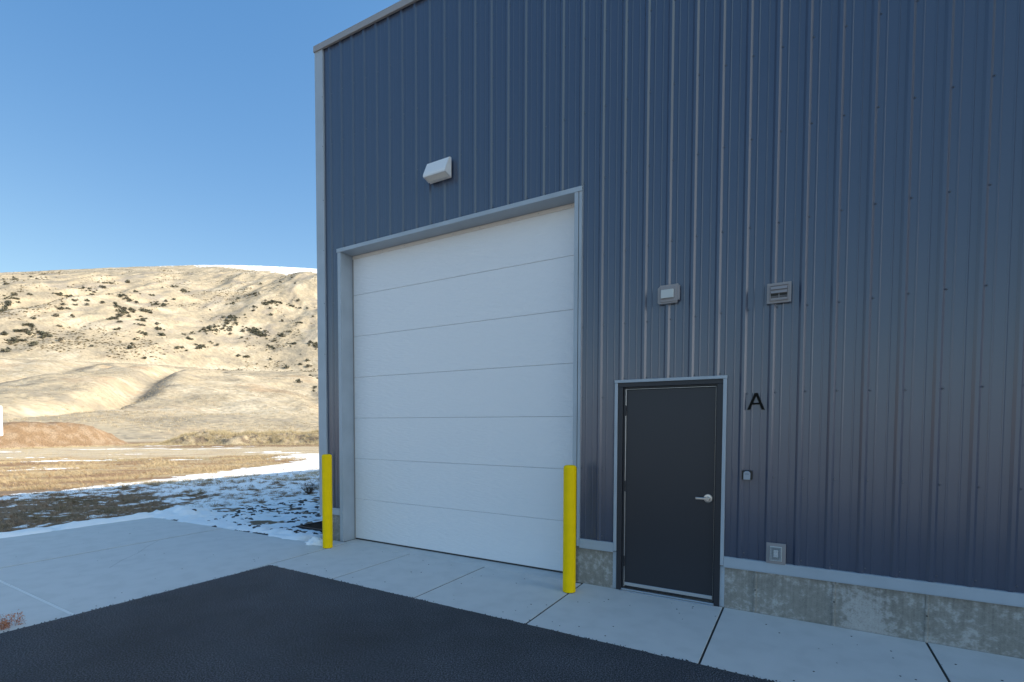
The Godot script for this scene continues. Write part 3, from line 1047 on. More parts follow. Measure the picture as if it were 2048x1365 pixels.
# =================================================================== fittings on the wall
func build_wall_fittings():
	# wall lamp: a wedge hood open below
	var t := base("wall_light", Vector3(-2.09, 4.757, 0.02), "white wedge-shaped wall light mounted above the overhead door", "wall light")
	var st := mb()
	var hw := 0.172
	var pr := [Vector2(0.012, 0.215), Vector2(0.040, 0.215), Vector2(0.056, 0.205), Vector2(0.128, 0.055), Vector2(0.136, 0.020), Vector2(0.134, 0.013), Vector2(0.026, -0.012), Vector2(0.012, -0.012)]
	for s in [-1.0, 1.0]:
		for i in range(1, pr.size() - 1):
			tri(st, Vector3(s * hw, pr[0].y, pr[0].x), Vector3(s * hw, pr[i].y, pr[i].x), Vector3(s * hw, pr[i + 1].y, pr[i + 1].x), Vector3(s, 0, 0))
	for i in 5:
		var a: Vector2 = pr[i]; var b: Vector2 = pr[i + 1]
		quad(st, Vector3(-hw, a.y, a.x), Vector3(hw, a.y, a.x), Vector3(hw, b.y, b.x), Vector3(-hw, b.y, b.x), Vector3(0, b.x - a.x + 0.01, a.y - b.y))
	build(st, "hood", M.white_paint, t)
	st = mb()
	box(st, Vector3(-0.165, -0.02, 0.0), Vector3(0.165, 0.21, 0.0118), 0.004)
	build(st, "back_plate", M.white_paint, t)
	# underside: frame and ribbed lens
	var under := Transform3D(Basis(Vector3.RIGHT, -atan2(0.025, 0.108)), Vector3(0, -0.001, 0.080))
	st = mb()
	box(st, Vector3(-hw + 0.002, -0.006, -0.054), Vector3(hw - 0.002, 0.004, -0.042), 0.002, under)
	box(st, Vector3(-hw + 0.002, -0.006, 0.043), Vector3(hw - 0.002, 0.004, 0.054), 0.002, under)
	box(st, Vector3(-hw + 0.002, -0.006, -0.042), Vector3(-hw + 0.018, 0.004, 0.043), 0.002, under)
	box(st, Vector3(hw - 0.018, -0.006, -0.042), Vector3(hw - 0.002, 0.004, 0.043), 0.002, under)
	build(st, "lens_frame", M.white_paint, t)
	st = mb()
	box(st, Vector3(-hw + 0.018, 0.002, -0.042), Vector3(hw - 0.018, 0.005, 0.043), 0.001, under)
	for i in 3:
		box(st, Vector3(-hw + 0.025, -0.004, -0.034 + i * 0.026), Vector3(hw - 0.025, 0.0015, -0.017 + i * 0.026), 0.003, under)
	build(st, "lens", M.lens, t)
	# block with clipped corners and a blank cover
	t = base("mounting_block", Vector3(0.704, 2.978, 0.02), "grey plate with clipped corners and pale blank cover above the entry door", "wall plate")
	st = mb()
	var hx := 0.103
	var hy := 0.090
	var cn := 0.026
	var oct := [Vector2(-hx + cn, hy), Vector2(hx - cn * 0.5, hy), Vector2(hx - cn * 0.5, hy - cn * 0.5), Vector2(hx, hy - cn * 0.5), Vector2(hx, -hy + cn), Vector2(hx - cn * 0.6, -hy + cn), Vector2(hx - cn, -hy), Vector2(-hx + cn * 0.6, -hy), Vector2(-hx, -hy + cn * 0.6), Vector2(-hx, hy - cn)]
	plate(st, oct, 0.0, 0.024)
	build(st, "plate", M.grey_plastic, t)
	st = mb()
	box(st, Vector3(-0.076, -0.075, 0.023), Vector3(0.076, 0.075, 0.031), 0.004)
	build(st, "raised_panel", M.grey_plastic, t)
	st = mb()
	box(st, Vector3(-0.068, -0.042, 0.031), Vector3(0.052, 0.040, 0.052), 0.004)
	build(st, "cover", M.pale_plastic, t)
	# louvred exhaust hood
	t = base("exhaust_vent", Vector3(1.648, 2.868, 0.02), "grey louvred exhaust vent on the wall right of the entry door", "vent")
	st = mb()
	plate(st, [Vector2(-0.094, 0.088), Vector2(0.094, 0.088), Vector2(0.094, -0.088), Vector2(-0.094, -0.088)], 0.0, 0.018)
	build(st, "plate", M.grey_plastic, t)
	st = mb()
	for r in [[-0.072, 0.072, 0.060, 0.068], [-0.072, 0.072, -0.068, -0.060], [-0.072, -0.064, -0.060, 0.060], [0.064, 0.072, -0.060, 0.060]]:
		box(st, Vector3(r[0], r[2], 0.018), Vector3(r[1], r[3], 0.030), 0.003)
	build(st, "rim", M.grey_plastic, t)
	for i in 2:
		st = mb()
		var tf := Transform3D(Basis(Vector3.RIGHT, -0.35), Vector3(0, 0.042 - i * 0.032, 0.030))
		box(st, Vector3(-0.063, -0.016, -0.003), Vector3(0.063, 0.015, 0.003), 0.0015, tf)
		build(st, "louvre", M.grey_plastic, t)
	st = mb()
	box(st, Vector3(-0.063, -0.060, 0.0182), Vector3(0.063, -0.006, 0.0200), 0.0005)
	build(st, "opening", M.black, t)
	st = mb()
	for i in 5:
		box(st, Vector3(-0.063, -0.060 + i * 0.006 - 0.002 + i * 0.002, 0.020), Vector3(0.063, -0.058 + i * 0.006 + i * 0.002 - 0.001, 0.024), 0.0006)
	box(st, Vector3(-0.063, -0.060, 0.020), Vector3(0.063, -0.043, 0.027), 0.002)
	box(st, Vector3(-0.003, -0.045, 0.020), Vector3(0.003, -0.006, 0.027), 0.001)
	build(st, "grille", M.grey_plastic, t)
	# unit letter on the wall
	t = base("unit_letter", Vector3(1.483, 1.852, 0.003), "black raised letter A on the wall above the key box", "letter")
	st = mb()
	var hA := 0.150
	var wA := 0.071
	var sw := 0.024
	var zl := 0.002
	var zh := 0.012
	for s in [-1.0, 1.0]:
		var P := [Vector2(s * wA, 0), Vector2(s * (wA - sw), 0), Vector2(s * -0.001, hA - 0.026), Vector2(s * -0.001, hA), Vector2(s * 0.013, hA)]
		if s > 0: P = [Vector2(wA, 0), Vector2(wA - sw, 0), Vector2(0.0, hA - 0.026), Vector2(0.0, hA), Vector2(0.013, hA)]
		else: P = [Vector2(-wA, 0), Vector2(-wA + sw, 0), Vector2(0.0, hA - 0.026), Vector2(0.0, hA), Vector2(-0.013, hA)]
		plate(st, P, zl, zh)
	plate(st, [Vector2(-0.042, 0.046), Vector2(0.042, 0.046), Vector2(0.037, 0.062), Vector2(-0.037, 0.062)], zl + 0.0005, zh - 0.0006)
	build(st, "letter_face", M.black_satin, t)
	# key box with a small counter
	t = base("key_box", Vector3(1.424, 1.216, 0.012), "small black key lock box with pale rounded front, below the letter A", "key box")
	st = mb()
	box(st, Vector3(-0.043, 0.0, 0.0), Vector3(0.043, 0.085, 0.030), 0.006)
	build(st, "body", M.black, t)
	st = mb()
	var arch := []
	arch.append(Vector2(-0.028, 0.002)); arch.append(Vector2(0.028, 0.002))
	for i in 13:
		var a := PI * i / 12.0
		arch.append(Vector2(0.028 * cos(a), 0.056 + 0.024 * sin(a)))
	plate(st, arch, 0.030, 0.042)
	build(st, "front", M.lock_face, t)
	var tm := TextMesh.new()
	tm.text = "2200"
	var f := SystemFont.new()
	f.font_names = PackedStringArray(["Droid Sans Mono"])
	tm.font = f
	tm.font_size = 64
	tm.pixel_size = 0.00022
	tm.depth = 0.001
	var dg := place(tm, "dial_digits", M.ink, t)
	dg.position = Vector3(0, 0.053, 0.0425)
	# outlet in a clear weather cover
	t = base("power_outlet", Vector3(1.669, 0.571, 0.018), "outdoor power outlet with clear cover on grey plate above base trim", "outlet")
	st = mb()
	box(st, Vector3(-0.077, -0.092, 0.0), Vector3(0.077, 0.092, 0.020), 0.004)
	build(st, "plate", M.grey_plastic, t)
	st = mb()
	box(st, Vector3(-0.030, -0.052, 0.020), Vector3(0.030, 0.052, 0.0225), 0.001)
	build(st, "recess", M.black, t)
	st = mb()
	box(st, Vector3(-0.0175, -0.030, 0.0225), Vector3(0.0175, 0.034, 0.030), 0.002)
	var rc := build(st, "receptacle", M.white_paint, t)
	for y in [-0.016, 0.018]:
		for x in [-0.0065, 0.0065]:
			st = mb()
			box(st, Vector3(x - 0.0015, y - 0.005, 0.0299), Vector3(x + 0.0015, y + 0.005, 0.0304), 0.0002)
			build(st, "slot", M.ink, rc)
	st = mb()
	for r in [[-0.047, 0.047, 0.058, 0.064], [-0.047, 0.047, -0.064, -0.058], [-0.047, -0.041, -0.058, 0.058], [0.041, 0.047, -0.058, 0.058]]:
		box(st, Vector3(r[0], r[2], 0.020), Vector3(r[1], r[3], 0.030), 0.002)
	build(st, "cover_rim", M.pale_plastic, t)
	st = mb()
	box(st, Vector3(-0.041, -0.058, 0.056), Vector3(0.041, 0.058, 0.058), 0.0005)
	box(st, Vector3(-0.043, -0.060, 0.030), Vector3(-0.041, 0.060, 0.058), 0.0005)
	box(st, Vector3(0.041, -0.060, 0.030), Vector3(0.043, 0.060, 0.058), 0.0005)
	box(st, Vector3(-0.041, 0.058, 0.030), Vector3(0.041, 0.060, 0.058), 0.0005)
	build(st, "clear_cover", M.cover, t)

# upright plate over an outline in the wall plane
func plate(st: SurfaceTool, pts: Array, z0: float, z1: float, e := 0.0025):
	var p := PackedVector2Array(pts)
	var idx := Geometry2D.triangulate_polygon(p)
	var n := p.size()
	var area := 0.0
	for i in n: area += p[i].cross(p[(i + 1) % n])
	var s := 1.0 if area > 0 else -1.0
	var inner := PackedVector2Array()
	for i in n:
		var d1 := (p[i] - p[(i + n - 1) % n]).normalized()
		var d2 := (p[(i + 1) % n] - p[i]).normalized()
		inner.append(p[i] + (Vector2(-d1.y, d1.x) + Vector2(-d2.y, d2.x)).normalized() * s * e)
	for k in range(0, idx.size(), 3):
		var a := inner[idx[k]]; var b := inner[idx[k + 1]]; var c := inner[idx[k + 2]]
		tri(st, Vector3(a.x, a.y, z1), Vector3(b.x, b.y, z1), Vector3(c.x, c.y, z1), Vector3(0, 0, 1))
	for i in n:
		var j := (i + 1) % n
		var d := p[j] - p[i]
		var o := Vector3(d.y, -d.x, 0) * s
		quad(st, Vector3(p[i].x, p[i].y, z0), Vector3(p[j].x, p[j].y, z0), Vector3(p[j].x, p[j].y, z1 - e), Vector3(p[i].x, p[i].y, z1 - e), o)
		quad(st, Vector3(p[i].x, p[i].y, z1 - e), Vector3(p[j].x, p[j].y, z1 - e), Vector3(inner[j].x, inner[j].y, z1), Vector3(inner[i].x, inner[i].y, z1), o.normalized() + Vector3(0, 0, 1))

# =================================================================== bollards
func build_bollards():
	var t := base("bollard", Vector3(-3.822, 0, 0.362), "yellow bollard at the left jamb of the overhead door, nearest the building corner", "bollard", "yellow bollards beside the overhead door")
	var st := mb()
	var prof := [Vector2(0.066, 0.006), Vector2(0.066, 1.272)]
	for i in 7:
		var a := PI * 0.5 * i / 6.0
		prof.append(Vector2(0.036 + 0.030 * cos(a), 1.272 + 0.030 * sin(a)))
	prof.append(Vector2(0.0, 1.304))
	st.set_smooth_group(1)
	lathe(st, prof, 40)
	build(st, "sleeve", M.yellow, t)
	st = mb()
	lathe(st, [Vector2(0.060, -0.01), Vector2(0.060, 0.02)], 24)
	build(st, "pipe", M.black, t)
	# faint rings where the reflective tape grooves run
	for y in [1.045, 1.215]:
		st = mb()
		st.set_smooth_group(1)
		lathe(st, [Vector2(0.0659, y - 0.006), Vector2(0.0668, y - 0.003), Vector2(0.0668, y + 0.003), Vector2(0.0659, y + 0.006)], 40)
		build(st, "ring", M.yellow, t)
	var c := t.duplicate()
	c.name = numbered("bollard")
	add_child(c, true)
	c.position = Vector3(-0.186, 0, 0.338)
	c.rotation.y = 0.7
	tag(c, "yellow bollard between the overhead door and the entry door", "bollard", "yellow bollards beside the overhead door")

# =================================================================== mounds, container
func build_mounds():
	var none := func(a: Vector3, b: Vector3, c: Vector3, d: Vector3) -> bool:
		return maxf(maxf(a.y, b.y), maxf(c.y, d.y)) > -0.45
	# red earth
	var hf := func(x: float, z: float) -> float:
		var r := maxf(0.0, -15.9 - z) 
		var along := sm(-18.6, -13.4, z + 0.5 * n_mid.get_noise_2d(x * 0.3, z * 0.4)) * sm(14.0, 9.0, z)
		if z > -9.6: along *= lerpf(1.0, 0.7, sm(-10.0, -7.5, z))
		var cross := sm(-50.0, -53.4, x - 0.02 * z) * sm(-59.6, -57.0, x)
		return -0.35 + (2.25 + 0.12 * n_mid.get_noise_2d(x * 0.6, z * 0.6)) * minf(along, 1.0) * cross + 0.10 * n_mid.get_noise_2d(x * 1.6, z * 1.6) * cross
	var cf := func(x: float, z: float, _y: float) -> Color:
		var n := n_mid.get_noise_2d(x * 1.3, z * 1.3)
		var c := Vector3(0.265, 0.17, 0.095).lerp(Vector3(0.34, 0.245, 0.16), sm(-0.2, 0.4, n))
		return Color(c.x, c.y, c.z)
	var o := place(sheet(lines(-52.0, 0.12, 1.02, -64.0, -49.0), lines(-12.0, 0.12, 1.015, -21.0, 15.0), hf, cf, null, none), "dirt_mound", M.dirt)
	tag(o, "long flat-topped mound of reddish brown dirt at the far edge of the field", "mound")
	# grassy bank on the right
	var hb := func(x: float, z: float) -> float:
		var l := (x + 46.5) * 0.73 + (z + 20.5) * -0.683      # along the bank, to the right
		var d := -(x + 46.5) * 0.683 - (z + 20.5) * 0.73      # away from the viewer
		var n := n_mid.get_noise_2d(x * 0.5, z * 0.5)
		var h := (1.05 + 0.35 * n) * sm(0.0, 3.0, d + 0.6 * n) * sm(12.0, 6.0, d) * sm(-5.5, -1.6, l) * sm(16.0, 11.0, l)
		h += 0.35 * exp(-pow((l + 1.3) / 0.8, 2.0) - pow((d - 2.8) / 1.2, 2.0))
		h += 0.55 * exp(-pow((l - 2.4) / 0.9, 2.0) - pow((d - 0.9) / 0.9, 2.0))
		h += 0.12 * n_mid.get_noise_2d(x * 1.8, z * 1.8) * sm(0.1, 0.6, h)
		return -0.32 + h
	var cb := func(x: float, z: float, y: float) -> Color:
		var n := n_mid.get_noise_2d(x * 0.9 + 9.0, z * 0.9)
		var c := Vector3(0.44, 0.36, 0.24).lerp(Vector3(0.22, 0.165, 0.11), sm(-0.15, 0.25, n))
		return Color(c.x, c.y, c.z)
	o = place(sheet(lines(-45.0, 0.16, 1.01, -66.0, -28.0), lines(-22.0, 0.16, 1.01, -42.0, -12.0), hb, cb, null, none), "earth_bank", M.dirt)
	tag(o, "low earth bank overgrown with dry grass in front of the hill", "bank")
	var hs := func(x: float, z: float) -> float:
		var d := Vector2((x + 40.8) / 3.4, (z + 33.0) / 4.2).length()
		return -0.35 + 2.1 * maxf(0.0, 1.0 - d) + 0.08 * n_mid.get_noise_2d(x * 1.4, z * 1.4)
	var cs := func(x: float, z: float, _y: float) -> Color:
		var n := n_mid.get_noise_2d(x, z)
		var c := Vector3(0.46, 0.38, 0.27) * (0.95 + 0.25 * n)
		return Color(c.x, c.y, c.z)
	o = place(sheet(lines(-41.0, 0.15, 1.01, -45.0, -37.0), lines(-33.0, 0.15, 1.01, -38.0, -28.0), hs, cs, null, none), "sand_pile", M.dirt)
	tag(o, "pale sandy pile at the right end of the grassy bank", "mound")
	# white container at the left edge of the view
	var t := base("container", Vector3(-52.3, 0.45, -8.54), "white flat-sided container standing on the dirt mound at the far left", "container")
	build_container(t)

func build_container(t: Node3D):
	var st := mb()
	box(st, Vector3(-3.0, 0.0, 0.0), Vector3(0.0, 2.75, 6.1), 0.04)
	build(st, "body", M.white_paint, t)
	for z in [0.3, 1.7, 3.1, 4.5]:
		st = mb()
		box(st, Vector3(0.001, 0.1, z), Vector3(0.03, 2.65, z + 0.05), 0.005)
		build(st, "side_rib", M.white_paint, t)

# =================================================================== grate
func build_grate():
	var t := base("drain_grate", Vector3(-5.0, -0.02, -0.82), "dark steel grate half buried in snow beside the building corner", "grate")
	var st := mb()
	for r in [[-0.56, 0.52, -0.42, -0.38], [-0.56, 0.52, 0.38, 0.42], [-0.56, -0.52, -0.38, 0.38], [0.48, 0.52, -0.38, 0.38]]:
		box(st, Vector3(r[0], -0.04, r[2]), Vector3(r[1], 0.012, r[3]), 0.003)
	build(st, "rim", M.iron, t)
	for i in 14:
		st = mb()
		box(st, Vector3(-0.52, -0.03, -0.36 + i * 0.054), Vector3(0.48, 0.008, -0.352 + i * 0.054), 0.001)
		build(st, "bar", M.iron, t)
	st = mb()
	box(st, Vector3(-0.56, -0.06, -0.42), Vector3(0.52, -0.035, 0.42), 0.001)
	build(st, "pit", M.black, t)

# =================================================================== junipers on the hill
func juniper_mesh(sd: int, hue := Vector3(0.095, 0.100, 0.066)) -> ArrayMesh:
	var r := RandomNumberGenerator.new()
	r.seed = sd
	var st := SurfaceTool.new()
	st.begin(Mesh.PRIMITIVE_TRIANGLES)
	# trunk
	st.set_color(Color(0.09, 0.07, 0.05))
	tube(st, Vector3(0, -0.3, 0), Vector3(r.randf_range(-0.1, 0.1), 0.8, 0), 0.13, 0.07, 5)
	# limbs with sprays of foliage
	var lobes := []
	for i in 9:
		var a := r.randf() * TAU
		var d := sqrt(r.randf()) * 0.75
		lobes.append([Vector3(cos(a) * d, r.randf_range(0.45, 1.35) - 0.25 * d, sin(a) * d), r.randf_range(0.35, 0.62)])
	for l in lobes:
		for i in 26:
			var dir := Vector3(r.randfn(), r.randfn() * 0.8, r.randfn()).normalized()
			var p: Vector3 = l[0] + dir * l[1] * r.randf_range(0.55, 1.05)
			p.y = maxf(p.y, 0.08)
			var s := r.randf_range(0.10, 0.21)
			var x := dir.cross(Vector3(r.randf(), r.randf(), r.randf() + 0.01)).normalized() * s
			var y := (dir * 0.6 + Vector3.UP * 0.6).normalized() * s * 1.2
			var g := r.randf_range(0.7, 1.2)
			st.set_color(Color(hue.x * g, hue.y * g, hue.z * g))
			tri(st, p - x, p + x, p + y, dir)
			tri(st, p - x * 0.6 + dir * s * 0.4, p - y * 0.7, p + x * 0.8, dir)
	st.generate_normals()
	return st.commit()

func build_junipers():
	var meshes := []
	var hues := [Vector3(0.105, 0.11, 0.08), Vector3(0.14, 0.135, 0.10), Vector3(0.09, 0.095, 0.07), Vector3(0.15, 0.135, 0.10), Vector3(0.12, 0.12, 0.095)]
	for i in 5: meshes.append(juniper_mesh(100 + i, hues[i]))
	var protos := []
	var names := stand_names()
	var scrub := []
	var tint := []
	for c in juniper_clusters():
		var n: int = c[5]
		for i in n + int(maxf(0.0, n - 1.0) * 4.0):
			var a := clampf(rng.randfn() * 0.5, -1.2, 1.2)
			var b := clampf(rng.randfn() * 0.5, -1.2, 1.2)
			var w: float = c[1] + b * c[3]
			var u: float = c[0] + a * c[2] + c[4] * b * c[3]
			var s: float = c[6] / 2.1 * rng.randf_range(0.75, 1.2)
			var turn := rng.randf() * TAU
			var shape := Vector3(s * rng.randf_range(0.9, 1.2), s * rng.randf_range(0.72, 1.0), s * rng.randf_range(0.9, 1.2))
			var at := hill_point(u, w) - Vector3(0, 0.1 * s, 0)
			var kind := rng.randi() % 5
			if i >= n:
				# low growth between the trees
				shape *= rng.randf_range(0.25, 0.75)
				scrub.append(Transform3D(Basis(Vector3.UP, turn).scaled(shape), hill_point(u, w)))
				var g := rng.randf_range(0.9, 2.0)
				tint.append(Color(g * 1.1, g, g))
				continue
			var o: MeshInstance3D
			if protos.size() < 5:
				o = place(meshes[protos.size()], "juniper", M.leaf)
				protos.append(o)
			else:
				o = protos[kind].duplicate()
				o.name = "juniper_%03d" % juniper_count
				add_child(o, true)
			juniper_count += 1
			o.position = at
			o.rotation.y = turn
			o.scale = shape
			tag(o, names[c[7]], "juniper", "junipers " + names[c[7]].substr(19))
	# grey-brown brush over the upper slopes, thick in the draws and thin between
	var tries := 0
	while tries < 26000:
		tries += 1
		var u := rng.randf_range(400.0, 860.0)
		var w := rng.randf_range(-0.30, 0.30) * u
		var lean := w - 0.42 * (u - 400.0)
		var n := n_big.get_noise_2d(lean * 0.9 + 77.0, u * 0.45) + 0.5 * n_mid.get_noise_2d(u * 0.06, w * 0.06)
		if n < 0.08 + 0.5 * rng.randf(): continue
		var s := rng.randf_range(0.25, 0.65) * rng.randf_range(0.6, 1.2)
		scrub.append(Transform3D(Basis(Vector3.UP, rng.randf() * TAU).scaled(Vector3(s * 1.3, s * 0.7, s * 1.3)), hill_point(u, w) - Vector3(0, 0.05, 0)))
		var g := rng.randf_range(1.5, 2.8)
		tint.append(Color(g * 1.25, g, g * 0.95))
	scatter("hill_scrub", juniper_mesh(120), M.leaf, scrub, tint, "low dark scrub growing between the junipers on the hillside", "scrub")

var juniper_count := 0
func juniper_clusters() -> Array:
	# u, w, half-size along u and across w, u gained per w, how many, width of one in metres, which stand
	return [
		[653, -131, 17, 7, 0.0, 3, 3.1, 0], [673, -121, 12, 6, 0.0, 2, 3.2, 0], [620, -127, 3, 2, 0.0, 2, 3.0, 0], [549, -112, 35, 4, 0.0, 13, 3.4, 1], [577, -103, 1, 1, 0.0, 1, 3.6, 1], [564, -109, 2, 2, 0.0, 2, 3.5, 1],
		[594, -85, 2, 7, 0.7, 7, 3.1, 2], [663, -59, 5, 6, 1.2, 4, 3.1, 2], [625, -75, 2, 5, 0.7, 3, 3.0, 2], [637, -59, 1, 1, 0.0, 1, 4.8, 2], [683, -45, 2, 2, 0.0, 2, 3.9, 2], [613, -33, 7, 3, 0.0, 2, 3.2, 2],
		[517, -74, 1, 1, 0.0, 1, 4.4, 3], [529, -69, 1, 1, 0.0, 1, 3.8, 3], [520, -67, 1, 1, 0.0, 1, 3.7, 3], [536, -61, 1, 1, 0.0, 1, 4.3, 3], [523, -60, 1, 1, 0.0, 1, 3.7, 3], [505, -74, 1, 1, 0.0, 2, 2.9, 3],
		[510, -70, 1, 1, 0.0, 1, 3.6, 3], [614, -68, 32, 4, 0.0, 3, 3.5, 3], [539, -53, 3, 2, 0.0, 2, 3.1, 3], [486, -73, 1, 1, 0.0, 1, 3.7, 3], [488, -65, 1, 1, 0.0, 1, 3.5, 3], [467, -69, 1, 1, 0.0, 1, 3.3, 3],
		[472, -83, 1, 1, 0.0, 2, 2.9, 3], [594, -41, 2, 1, 0.0, 1, 5.6, 4], [586, -39, 10, 7, 0.0, 5, 3.9, 4], [540, -44, 9, 2, 0.0, 3, 3.6, 4], [576, -32, 5, 1, 0.0, 1, 4.9, 4], [522, -38, 16, 4, 0.0, 9, 3.4, 4],
		[497, -43, 7, 4, 0.0, 5, 3.0, 4], [488, -37, 1, 1, 0.0, 1, 4.4, 4], [535, -33, 9, 3, 0.0, 4, 3.5, 4], [544, -24, 7, 5, 0.0, 5, 3.3, 4], [593, -20, 9, 4, 0.0, 3, 3.3, 4], [596, -12, 18, 4, 0.0, 4, 3.6, 4],
		[617, -21, 4, 3, 0.0, 2, 3.2, 4], [510, -25, 9, 5, 0.0, 4, 3.1, 5], [489, -26, 2, 3, 0.0, 2, 3.0, 5], [504, -15, 1, 1, 0.0, 1, 4.0, 5], [493, -12, 3, 2, 0.0, 2, 3.0, 5], [472, -10, 8, 3, 0.0, 4, 3.1, 5],
		[471, -21, 6, 3, 0.0, 3, 2.9, 5], [450, -26, 2, 1, 0.0, 2, 2.3, 5], [424, -27, 1, 1, 0.0, 2, 3.4, 5], [470, -37, 1, 2, 0.0, 2, 2.7, 5], [437, -27, 2, 1, 0.0, 2, 2.3, 5], [459, -83, 3, 3, 0.0, 3, 3.1, 6],
		[448, -82, 6, 4, 0.0, 6, 3.2, 6], [445, -73, 7, 3, 0.0, 5, 3.4, 6], [429, -84, 7, 3, 0.0, 6, 3.3, 6], [401, -83, 5, 2, 0.0, 2, 3.8, 6], [418, -74, 5, 1, 0.0, 2, 4.0, 6], [433, -63, 1, 1, 0.0, 1, 3.3, 6],
		[422, -47, 1, 1, 0.0, 1, 3.4, 6], [440, -91, 1, 1, 0.0, 2, 3.0, 6], [528, 30, 13, 22, 1.6, 22, 3.5, 7], [567, 42, 11, 4, 1.8, 4, 4.0, 7], [475, 8, 1, 2, 0.0, 2, 3.3, 7], [447, 1, 3, 4, 0.0, 3, 2.9, 12],
		[459, 15, 6, 4, 0.0, 4, 3.2, 12], [478, 22, 3, 2, 0.0, 2, 2.9, 12], [473, 26, 1, 1, 0.0, 1, 4.0, 12], [455, 42, 2, 5, 0.0, 3, 2.6, 12], [457, 47, 1, 1, 0.0, 1, 3.7, 12], [409, -19, 1, 1, 0.0, 2, 2.5, 12],
		[450, 63, 1, 1, 0.0, 1, 3.8, 12], [430, 72, 1, 1, 0.0, 1, 4.3, 12], [527, 64, 14, 11, -0.5, 15, 4.0, 8], [519, 82, 5, 5, 0.0, 3, 3.5, 8], [486, 68, 7, 4, 0.0, 3, 3.5, 8], [506, 74, 3, 2, 0.0, 2, 3.1, 8],
		[518, 38, 2, 2, 0.0, 1, 3.4, 8], [508, 49, 2, 2, 0.0, 1, 3.1, 8], [654, 76, 9, 10, 0.0, 5, 3.4, 9], [611, 86, 7, 16, 0.4, 9, 3.8, 9], [589, 66, 7, 5, 0.9, 3, 3.6, 9], [609, 110, 5, 8, -0.6, 3, 3.5, 9],
		[626, 48, 6, 6, 0.0, 3, 2.9, 9], [646, 57, 4, 1, 0.0, 1, 4.3, 9], [578, 81, 1, 1, 0.0, 1, 4.4, 10], [564, 90, 1, 1, 0.0, 1, 3.5, 10], [551, 105, 2, 2, 0.0, 2, 3.2, 10], [565, 120, 1, 1, 0.0, 1, 3.5, 10],
		[625, 116, 1, 1, 0.0, 1, 5.4, 10], [604, 123, 1, 1, 0.0, 1, 4.3, 10], [526, 91, 1, 1, 0.0, 1, 3.5, 10], [594, 83, 1, 1, 0.0, 1, 3.1, 10], [276, 51, 2, 1, 0.0, 1, 3.0, 11], [242, 51, 1, 1, 0.0, 1, 2.3, 11],
		[264, 57, 5, 1, 0.0, 1, 2.3, 11], [330, 71, 30, 3, 0.0, 2, 2.5, 11], [430, 88, 1, 1, 0.0, 1, 4.1, 11], [442, 89, 1, 1, 0.0, 1, 3.2, 11], [480, 103, 11, 4, 0.0, 5, 3.7, 11], [487, 85, 9, 3, 0.0, 3, 3.3, 11],
		[436, 83, 1, 1, 0.0, 2, 2.7, 11], [714, 89, 1, 1, 0.0, 1, 4.4, 13], [706, 111, 4, 1, 0.0, 1, 4.4, 13], [718, 127, 2, 1, 0.0, 1, 3.1, 13], [678, 123, 2, 1, 0.0, 1, 3.6, 13], [662, 7, 10, 4, 0.0, 3, 3.7, 13],
		[688, -3, 3, 3, 0.0, 2, 3.2, 13], [667, -14, 2, 1, 0.0, 1, 3.1, 13], [618, -2, 1, 2, 0.0, 1, 3.5, 13], [606, 28, 2, 1, 0.0, 1, 2.6, 13],
	]

func stand_names() -> Array:
	return [
		"dark green juniper on the far left shoulder of the hill",
		"dark green juniper in the dense stand at the far left edge",
		"dark green juniper along the thin line below the left crest",
		"dark green juniper scattered on the upper left slope",
		"dark green juniper in the wide grove at mid-slope left of centre",
		"dark green juniper at the foot of the mid-slope grove",
		"dark green juniper in the clump low on the left slope",
		"dark green juniper in the dark strip along the ravine right of centre",
		"dark green juniper in the thick patch right of the ravine strip",
		"dark green juniper in the rocky band near the right crest",
		"dark green juniper dotted over the right-hand slope",
		"dark green juniper at the lower right beside the building corner",
		"dark green juniper just above the pale track along the bench",
		"dark green juniper high on the slope below the snow",
	]

